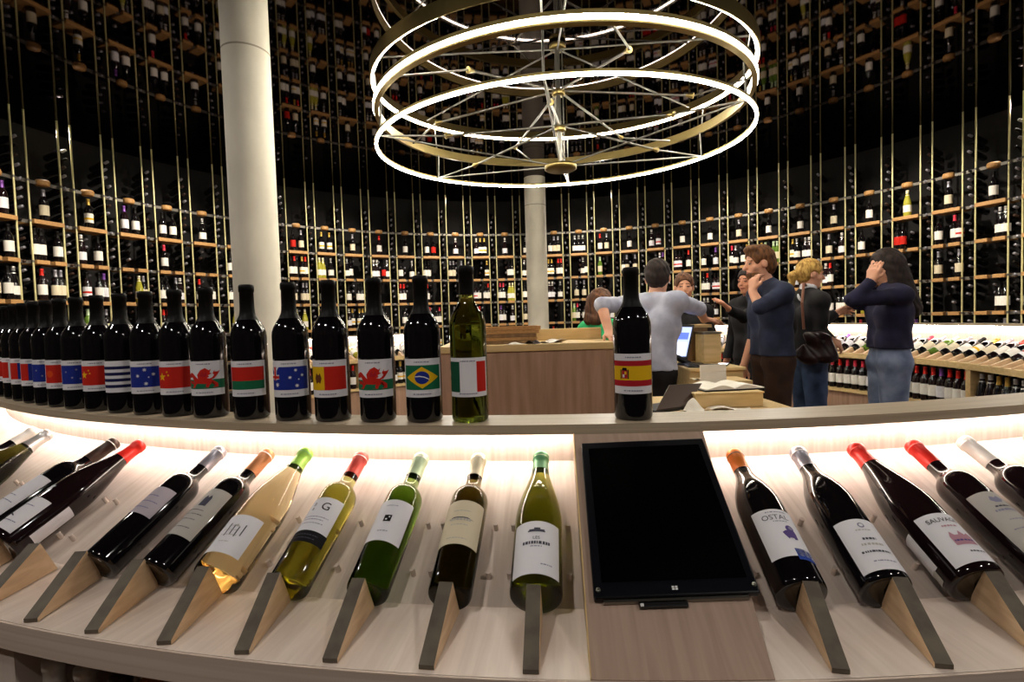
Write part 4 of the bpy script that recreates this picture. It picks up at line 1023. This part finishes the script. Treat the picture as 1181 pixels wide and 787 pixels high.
A_ = lambda v: np.array(v, float)
def unit(v): v = A_(v); return v/np.linalg.norm(v)
def hand(S, w, d, n, s, curl=.5, k=.006):
    """palm and five fingers; w wrist, d towards the fingers, n the way the palm faces; thumb on the side d x n * side"""
    d = unit(d); n = unit(n-d*(A_(n)@d)); l = np.cross(d, n)
    kn = []
    for i, o in enumerate((-.030, -.010, .010, .030)):
        o *= s; a = w+l*o*.55+d*.012*s; b = w+l*o+d*(.088-.004*abs(i-1.2))*s
        S.cone(a, b, .0150*s, .0125*s, .012); kn.append((b, o))
    for i, (b, o) in enumerate(kn):
        Lf = (.070, .080, .075, .058)[i]*s; c = curl*(1+.12*i)
        d1 = unit(d*math.cos(c*.8)+n*math.sin(c*.8)+l*o*1.5); m1 = b+d1*Lf*.52
        d2 = unit(d*math.cos(c*1.7)+n*math.sin(c*1.7)); m2 = m1+d2*Lf*.5
        S.cone(b, m1, .0098*s, .0088*s, k); S.cone(m1, m2, .0088*s, .0074*s, k)
    t0 = w-l*.020*s+d*.030*s; t1 = t0+unit(d*.7-l*.75+n*.35)*.042*s; t2 = t1+unit(d*.95-l*.2+n*.3)*.034*s
    S.cone(t0, t1, .0135*s, .0105*s, .010); S.cone(t1, t2, .0102*s, .0082*s, k)

def person(label, J, s, face, upv, skin, hair, hairstyle, top, bottom, sleeve='long', top_name='shirt', hem=None, hands=None, extra=None, collar=None, smile=False, h=.0075):
    root = empty('person', (J['pelvis'][0], J['pelvis'][1], 0), 0, label, 'person')
    loc = (J['pelvis'][0], J['pelvis'][1], 0)
    J = {k: A_(v) for k, v in J.items()}
    pts = np.stack(list(J.values())); lo = pts.min(0)-.26; hi = pts.max(0)+.26; lo[2] = -.03
    f = unit(face); u = A_(upv); u = unit(u-f*(u@f)); r = np.cross(f, u); R = np.stack([r, f, u], 1)
    side = unit(J['shR']-J['shL'])
    hc = J['head']
    def hl(x, y, z): return hc+(r*x+f*y+u*z)*s
    def limbs(S, e, arms=True, legs=True, fore=True):
        k = .03
        if legs:
            for q in 'LR':
                S.cone(J['hip'+q], J['kn'+q], (.088+e)*s, (.060+e)*s, k); S.cone(J['kn'+q], J['an'+q], (.060+e)*s, (.043+e*1.6)*s, .02)
        if arms:
            for q in 'LR':
                S.cone(J['sh'+q], J['el'+q], (.049+e)*s, (.040+e)*s, .025)
                if fore: S.cone(J['el'+q], J['wr'+q], (.040+e)*s, (.029+e)*s, .015)
    def torso(S, e):
        for sg in (-1, 1):
            S.cone(J['pelvis']+side*sg*.070*s, J['waist']+side*sg*.058*s, (.098+e)*s, (.086+e)*s, .04)
            S.cone(J['waist']+side*sg*.058*s, J['chest']+side*sg*.080*s, (.086+e)*s, (.099+e)*s, .04)
            sh = J['shR'] if sg > 0 else J['shL']
            S.cone(J['chest']+side*sg*.06*s, sh-side*sg*.03*s, (.092+e)*s, (.054+e)*s, .05)
            S.cone(J['neck'], sh, (.050+e)*s, (.052+e)*s, .04)
    # body with face and hands
    S = SDF(lo, hi, h)
    torso(S, -.004); limbs(S, -.002)
    S.cone(J['neck'], hl(0, -.015, -.07), .056*s, .052*s, .025)
    S.ell(hl(0, -.012, .025), (.074*s, .092*s, .090*s), R, .02)
    S.ell(hl(0, .018, -.045), (.056*s, .066*s, .072*s), R, .03)
    S.ell(hl(0, .058, -.092), (.022*s, .020*s, .018*s), R, .02)
    S.cone(hl(0, .082, .010), hl(0, .103, -.028), .009*s, .014*s, .010)
    for sg in (-1, 1):
        S.ell(hl(sg*.032, .074, .022), (.024*s, .010*s, .007*s), R, .008)
        S.ell(hl(sg*.030, .086, .003), (.014*s, .010*s, .009*s), R, .006, 'd')
        S.ell(hl(sg*.030, .072, .003), (.0125*s, .0125*s, .0125*s), R, .002)
        S.ell(hl(sg*.076, -.010, -.010), (.010*s, .020*s, .031*s), R, .005)
        S.ell(hl(sg*.040, .052, -.030), (.024*s, .020*s, .020*s), R, .02)
    S.ell(hl(0, .080, -.058), (.024*s, .010*s, .010*s), R, .008)
    for q in 'LR':
        hd = (hands or {}).get(q)
        dflt = unit(J['wr'+q]-J['el'+q]); nn = -side*(1 if q == 'R' else -1)
        if hd: hand(S, J['wr'+q], hd[0], hd[1], s, hd[2])
        else: hand(S, J['wr'+q], dflt, nn, s, .45)
    for q in 'LR':
        t = J['an'+q]+A_(J['toe'])*s
        S.cone(J['an'+q]+A_((0, 0, -.01)), (t[0], t[1], .035), .042*s, .034*s, .03)
        S.cone((J['an'+q][0], J['an'+q][1], .035), (t[0], t[1], .03), .038*s, .030*s, .02)
    V, Fq = S.mesh(); cen = V[Fq].mean(1); mi = np.zeros(len(Fq), int)
    L = (cen-hc)@R/s
    for sg in (-1, 1):
        mi[(np.linalg.norm((L-A_((sg*.030, .083, .003)))/A_((.013, .03, .0065)), axis=1) < 1)] = 1
        mi[(np.linalg.norm((L-A_((sg*.032, .082, .026)))/A_((.021, .03, .0045)), axis=1) < 1)] = 3
    mi[(np.linalg.norm((L-A_((0, .09, -.058)))/A_((.024, .03, .007)), axis=1) < 1)] = 2
    mi[cen[:, 2] < .085] = 4
    mesh_obj('body', V, Fq, [M[skin], M['eye'], M['lips'], M[hair], M['leather']], root, loc, mi)
    # trousers
    zh = hem if hem is not None else J['pelvis'][2]-.02
    S = SDF(lo, hi, h); limbs(S, .013, arms=False)
    for sg in (-1, 1): S.cone(J['pelvis']+side*sg*.070*s, J['waist']+side*sg*.055*s, .105*s, .090*s, .04)
    S.wrinkle(.0022, 38, 2.); S.clip((0, 0, .085), (0, 0, 1)); S.clip((0, 0, J['waist'][2]-.02*s), (0, 0, -1))
    V, Fq = S.mesh(); mesh_obj('trousers', V, Fq, [M[bottom]], root, loc)
    # top
    S = SDF(lo, hi, h); torso(S, .014); limbs(S, .010 if sleeve != 'short' else .014, legs=False, fore=(sleeve == 'long'))
    if sleeve == 'rolled':
        for q in 'LR': S.cone(J['el'+q], J['el'+q]+(J['wr'+q]-J['el'+q])*.12, .048*s, .045*s, .012)
    for sg in (-1, 1): S.cone(J['pelvis']+side*sg*.074*s-A_((0, 0, .05)), J['waist']+side*sg*.060*s, .113*s, .094*s, .04)
    S.wrinkle(.0026, 34, 1.); S.clip((0, 0, zh), (0, 0, 1))
    hd_ = unit(hl(0, 0, 0)-J['neck'])
    # neckline: keep cloth below the throat
    S.ell(J['neck']+hd_*.075*s, (.066*s, .066*s, .055*s), None, .006, 'd')
    for q in 'LR':
        if sleeve == 'long':
            dd = unit(J['wr'+q]-J['el'+q]); S.ell(J['wr'+q]+dd*.055*s, (.055*s,)*3, None, .004, 'd')
        if sleeve == 'short':
            dd = unit(J['el'+q]-J['sh'+q]); S.ell(J['el'+q]+dd*.04*s, (.085*s,)*3, None, .004, 'd')
    V, Fq = S.mesh(); mesh_obj(top_name, V, Fq, [M[top]], root, loc)
    if collar:
        S = SDF(J['neck']-.2, J['neck']+.25, .005)
        S.cone(J['neck']-hd_*.005*s, J['neck']+hd_*.05*s, .074*s, .064*s, .01); S.cone(J['neck']+f*.05*s, J['neck']+f*.075*s-A_((0, 0, .10))*s, .03*s, .012*s, .01)
        S.ell(J['neck']+hd_*.10*s, (.056*s, .056*s, .12*s), None, .004, 'd')
        V, Fq = S.mesh(); mesh_obj('collar', V, Fq, [M[collar]], root, loc)
    # hair
    S = SDF(hc-A_((.3, .3, .5))*s, hc+.28*s, .006)
    S.ell(hl(0, -.016, .034), (.086*s, .103*s, .099*s), R, .01)
    if hairstyle == 'short':
        S.ell(hl(0, -.055, -.02), (.076*s, .062*s, .075*s), R, .02); S.ell(hl(0, .045, .105), (.060*s, .045*s, .030*s), R, .03)
    if hairstyle == 'crop': S.ell(hl(0, -.055, -.015), (.075*s, .060*s, .068*s), R, .02)
    if hairstyle == 'ponytail':
        S.ell(hl(0, -.05, -.01), (.074*s, .062*s, .070*s), R, .02)
        S.cone(hl(0, -.105, .015), hl(0, -.140, -.02), .026*s, .034*s, .015); S.cone(hl(0, -.140, -.02), hl(0, -.135, -.085), .036*s, .020*s, .015)
    if hairstyle in ('long', 'bob'):
        e = .14 if hairstyle == 'bob' else .32; o_ = 0 if hairstyle == 'bob' else .035
        for sg in (-1, 0, 1):
            S.cone(hl(sg*.055, -.050, .02), hl(sg*.072, -.080-o_, -e), .060*s, (.050+o_*.6)*s, .03)
        for sg in (-1, 1): S.cone(hl(sg*.070, -.010, .03), hl(sg*.082, -.02, -e*.8), .030*s, .030*s, .02)
    if hairstyle in ('long', 'bob'): S.ell(hl(0, .095, -.045), (.066*s, .085*s, .098*s), R, .008, 'd')
    else: S.ell(hl(0, .100, -.040), (.078*s, .092*s, .104*s), R, .008, 'd')
    if hairstyle in ('short', 'crop', 'ponytail'):
        for sg in (-1, 1): S.ell(hl(sg*.088, .012, -.040), (.034*s, .056*s, .062*s), R, .006, 'd')
    S.wrinkle(.0022, 90, 3.)
    V, Fq = S.mesh(); mesh_obj('hair', V, Fq, [M[hair]], root, loc)
    if extra: extra(root, loc, hl, J, s, R)
    return root

def stand(x, y, ht, heading, lean=0., hunch=0.):
    """joints of a standing figure; heading in degrees, 0 looks along +Y, 90 looks along -X"""
    a = heading*D2R; F = A_((-math.sin(a), math.cos(a), 0)); Rr = A_((math.cos(a), math.sin(a), 0)); Z = A_((0, 0, 1)); s = ht/1.75; b = A_((x, y, 0))
    P = lambda r, f, z: b+Rr*r*s+F*f*s+Z*z*s
    J = dict(pelvis=P(0, 0, .955), waist=P(0, lean*.35, 1.10), chest=P(0, lean*.75, 1.29), neck=P(0, lean+hunch*.4, 1.475), head=P(0, lean+.03+hunch, 1.635),
             shL=P(-.185, lean*.9, 1.415), shR=P(.185, lean*.9, 1.415), elL=P(-.235, lean*.6, 1.13), elR=P(.235, lean*.6, 1.13), wrL=P(-.24, .08+lean*.6, .89), wrR=P(.24, .08+lean*.6, .89),
             hipL=P(-.085, 0, .93), hipR=P(.085, 0, .93), knL=P(-.09, .02, .50), knR=P(.09, .02, .50), anL=P(-.10, -.01, .075), anR=P(.10, -.01, .075), toe=F*.16)
    return J, F, Rr, s

# 1 light blue shirt, from behind, leaning between desk and till counter
J, F, Rr, s = stand(.545, -1.00, 1.76, -42, .07, .05)
dz = A_((0, 0, -.06))
for k in ('chest', 'neck', 'head'): J[k] = J[k]+dz
for k in ('shL', 'shR'): J[k] = J[k]+dz*.25
J['elL'] = A_(PX(694, 352, 3.40)); J['wrL'] = A_(PX(702, 381, 3.26)); J['wrL'][2] = DT+.055
J['elR'] = A_(PX(806, 356, 3.72)); J['wrR'] = A_(PX(812, 368, 3.80)); J['wrR'][2] = 1.286
person('person in light blue shirt seen from behind, leaning on the desk', J, s, (.35, 1, -.12), (0, .1, 1), 'skin', 'hair_dark', 'crop', 'cloth_lightblue', 'cloth_black', 'rolled',
       hem=.965, hands={'L': ((.15, -.9, -.35), (0, 0, -1), .2), 'R': ((.9, .35, -.1), (0, 0, -1), .25)})
# 2 smiling, dark hair, faces the viewer
J, F, Rr, s = stand(1.075, -.10, 1.66, 172, .03)
person('person with dark hair smiling behind the till, facing the viewer', J, s, F+A_((-.1, 0, -.02)), (0, 0, 1), 'skin', 'hair_brown', 'crop', 'cloth_black', 'cloth_black', 'long')
# 3 green top
J, F, Rr, s = stand(.27, -.62, 1.53, -60, .02)
person('person in bright green top, mostly hidden behind the desk', J, s, F, (0, 0, 1), 'skin', 'hair_brown', 'bob', 'cloth_green', 'denim_dark', 'short')
# 4 black clothes, one hand raised, behind the man in navy
J, F, Rr, s = stand(1.76, .12, 1.71, 110, .02)
J['elL'] = A_(PX(858, 366, 4.36)); J['wrL'] = A_(PX(841, 357, 4.28))
person('person in black with one hand raised behind the man in navy', J, s, F+A_((0, -.2, -.05)), (0, 0, 1), 'skin_dark', 'hair_dark', 'crop', 'cloth_black', 'cloth_black', 'long', hands={'L': ((-.7, -.1, .7), (-.5, .2, -.5), .35)})
# 5 navy shirt, hand at mouth, looks left
J, F, Rr, s = stand(1.545, -.66, 1.80, 92, .02, .045)
J['elL'] = A_(PX(877, 354, 3.62)); J['wrL'] = A_(PX(868, 337, 3.70))
def beard(root, loc, hl, J, s, R):
    hc = J['head']; S = SDF(hc-.2, hc+.2, .005)
    S.ell(hl(0, .034, -.078), (.056*s, .060*s, .046*s), R, .01); S.ell(hl(0, .08, -.052), (.03*s, .016*s, .010*s), R, .01)
    S.ell(hl(0, .05, -.02), (.09*s, .08*s, .042*s), R, .01, 'd'); S.ell(hl(0, .105, -.060), (.016*s, .018*s, .006*s), R, .003, 'd')
    V, Fq = S.mesh(); mesh_obj('beard', V, Fq, [M['hair_ginger']], root, loc)
person('bearded person in navy shirt and brown trousers, hand at mouth', J, s, (-1, .02, -.10), (-.1, 0, 1), 'skin', 'hair_ginger', 'short', 'cloth_blue', 'cloth_brown', 'rolled', hem=1.01, hands={'L': ((.12, .05, 1), (.9, .3, .1), .75)}, extra=beard)
# 6 blonde with shoulder bag, looks right
J, F, Rr, s = stand(2.05, -.22, 1.735, -88, .0)
J['elR'] = A_(PX(946, 382, 4.12)); J['wrR'] = A_(PX(957, 391, 4.05))
J['elL'] = A_(PX(948, 372, 4.45)); J['wrL'] = A_(PX(963, 362, 4.42))
person('blonde person with ponytail in black jacket carrying a dark shoulder bag', J, s, (1, -.12, -.08), (.05, 0, 1), 'skin', 'hair_blonde', 'ponytail', 'cloth_black', 'denim_dark', 'long', 'jacket', hem=1.0, collar='cloth_white', hands={'R': ((.8, -.1, -.5), (-.2, .6, -.5), .6), 'L': ((.9, 0, .3), (0, -.6, -.4), .5)})
bag = empty('shoulder_bag', PX(943, 398, 3.98), 0, 'dark leather shoulder bag hanging at the blonde person\'s hip', 'bag')
S = SDF((-.25, -.12, -.25), (.25, .12, .25), .007)
for q in range(7): S.cone(((q-3)*.033, 0, -.085), ((q-3)*.027, 0, .075-.01*abs(q-3)), .052, .026, .03); S.wrinkle(.003, 30)
V, Fq = S.mesh(); mesh_obj('bag_body', V, Fq, [M['leather']], bag, (0, 0, 0))
m = MB(); P0 = PX(927, 380, 3.99)-bag.location; P1 = PX(925, 350, 4.02)-bag.location; P2 = PX(927, 327, 4.10)-bag.location; P3 = PX(930, 330, 4.28)-bag.location
pts_ = [P0, P1, P2, P3]
for a, b in zip(pts_, pts_[1:]): m.tube(a, b, .010, n=8)
m.build('strap', M['strap'], bag)
m = MB(); m.tube(Vector((.01, -.055, .03)), Vector((.01, -.062, .03)), .012, n=12); m.build('clasp', M['steel'], bag)
# 7 long dark hair, navy sweater, hand at head, looks left
J, F, Rr, s = stand(2.36, -.72, 1.745, 78, .0)
J['elL'] = A_(PX(984, 346, 3.62)); J['wrL'] = A_(PX(1004, 326, 3.60))
J['elR'] = A_(PX(990, 350, 3.95)); J['wrR'] = A_(PX(1006, 330, 3.86))
person('person with long dark hair in navy sweater and jeans, hand at face', J, s, (-1, .25, -.06), (0, 0, 1), 'skin', 'hair_dark', 'long', 'cloth_navy', 'denim', 'long', 'sweater', hem=1.04, hands={'L': ((.25, -.05, 1), (.75, .5, 0), .35), 'R': ((.1, -.3, 1), (.8, -.3, 0), .5)})

# ------------------------------------------------------------------ light
for q in range(14):
    a = 2*PI*(q+.5)/14
    ld = bpy.data.lights.new('rack_spot', 'SPOT'); ld.energy = 230; ld.color = (1., .90, .74); ld.spot_size = 1.5; ld.spot_blend = .8; ld.shadow_soft_size = .05
    lo_ = bpy.data.objects.new('rack_spot', ld); COL.objects.link(lo_)
    lo_.location = (3.7*math.sin(a), 3.7*math.cos(a), CEIL-.06)
    tgt = Vector((5.45*math.sin(a), 5.45*math.cos(a), 1.75)); lo_.rotation_euler = (tgt-lo_.location).to_track_quat('-Z', 'Y').to_euler()
for q in range(12):
    a = 2*PI*(q+.5)/12
    ld = bpy.data.lights.new('ceiling_spot', 'SPOT'); ld.energy = 78; ld.color = (1., .93, .84); ld.spot_size = 1.7; ld.spot_blend = .9; ld.shadow_soft_size = .07
    lo_ = bpy.data.objects.new('ceiling_spot', ld); COL.objects.link(lo_)
    lo_.location = (5.6*math.sin(a), 5.6*math.cos(a), CEIL-.06)
    tgt = Vector((2.2*math.sin(a), 2.2*math.cos(a), .9)); lo_.rotation_euler = (tgt-lo_.location).to_track_quat('-Z', 'Y').to_euler()
w = bpy.data.worlds.new('world'); scene.world = w; w.use_nodes = True
w.node_tree.nodes['Background'].inputs[0].default_value = (.01, .01, .012, 1); w.node_tree.nodes['Background'].inputs[1].default_value = 1
scene.view_settings.view_transform = 'Standard'; scene.view_settings.look = 'None'; scene.view_settings.gamma = 1
scene.view_settings.use_curve_mapping = False
scene.view_settings.exposure = .25
try:
    scene.cycles.use_denoising = True; scene.cycles.max_bounces = 10; scene.cycles.transmission_bounces = 8; scene.cycles.glossy_bounces = 5
    scene.cycles.sample_clamp_indirect = 6
except Exception: pass
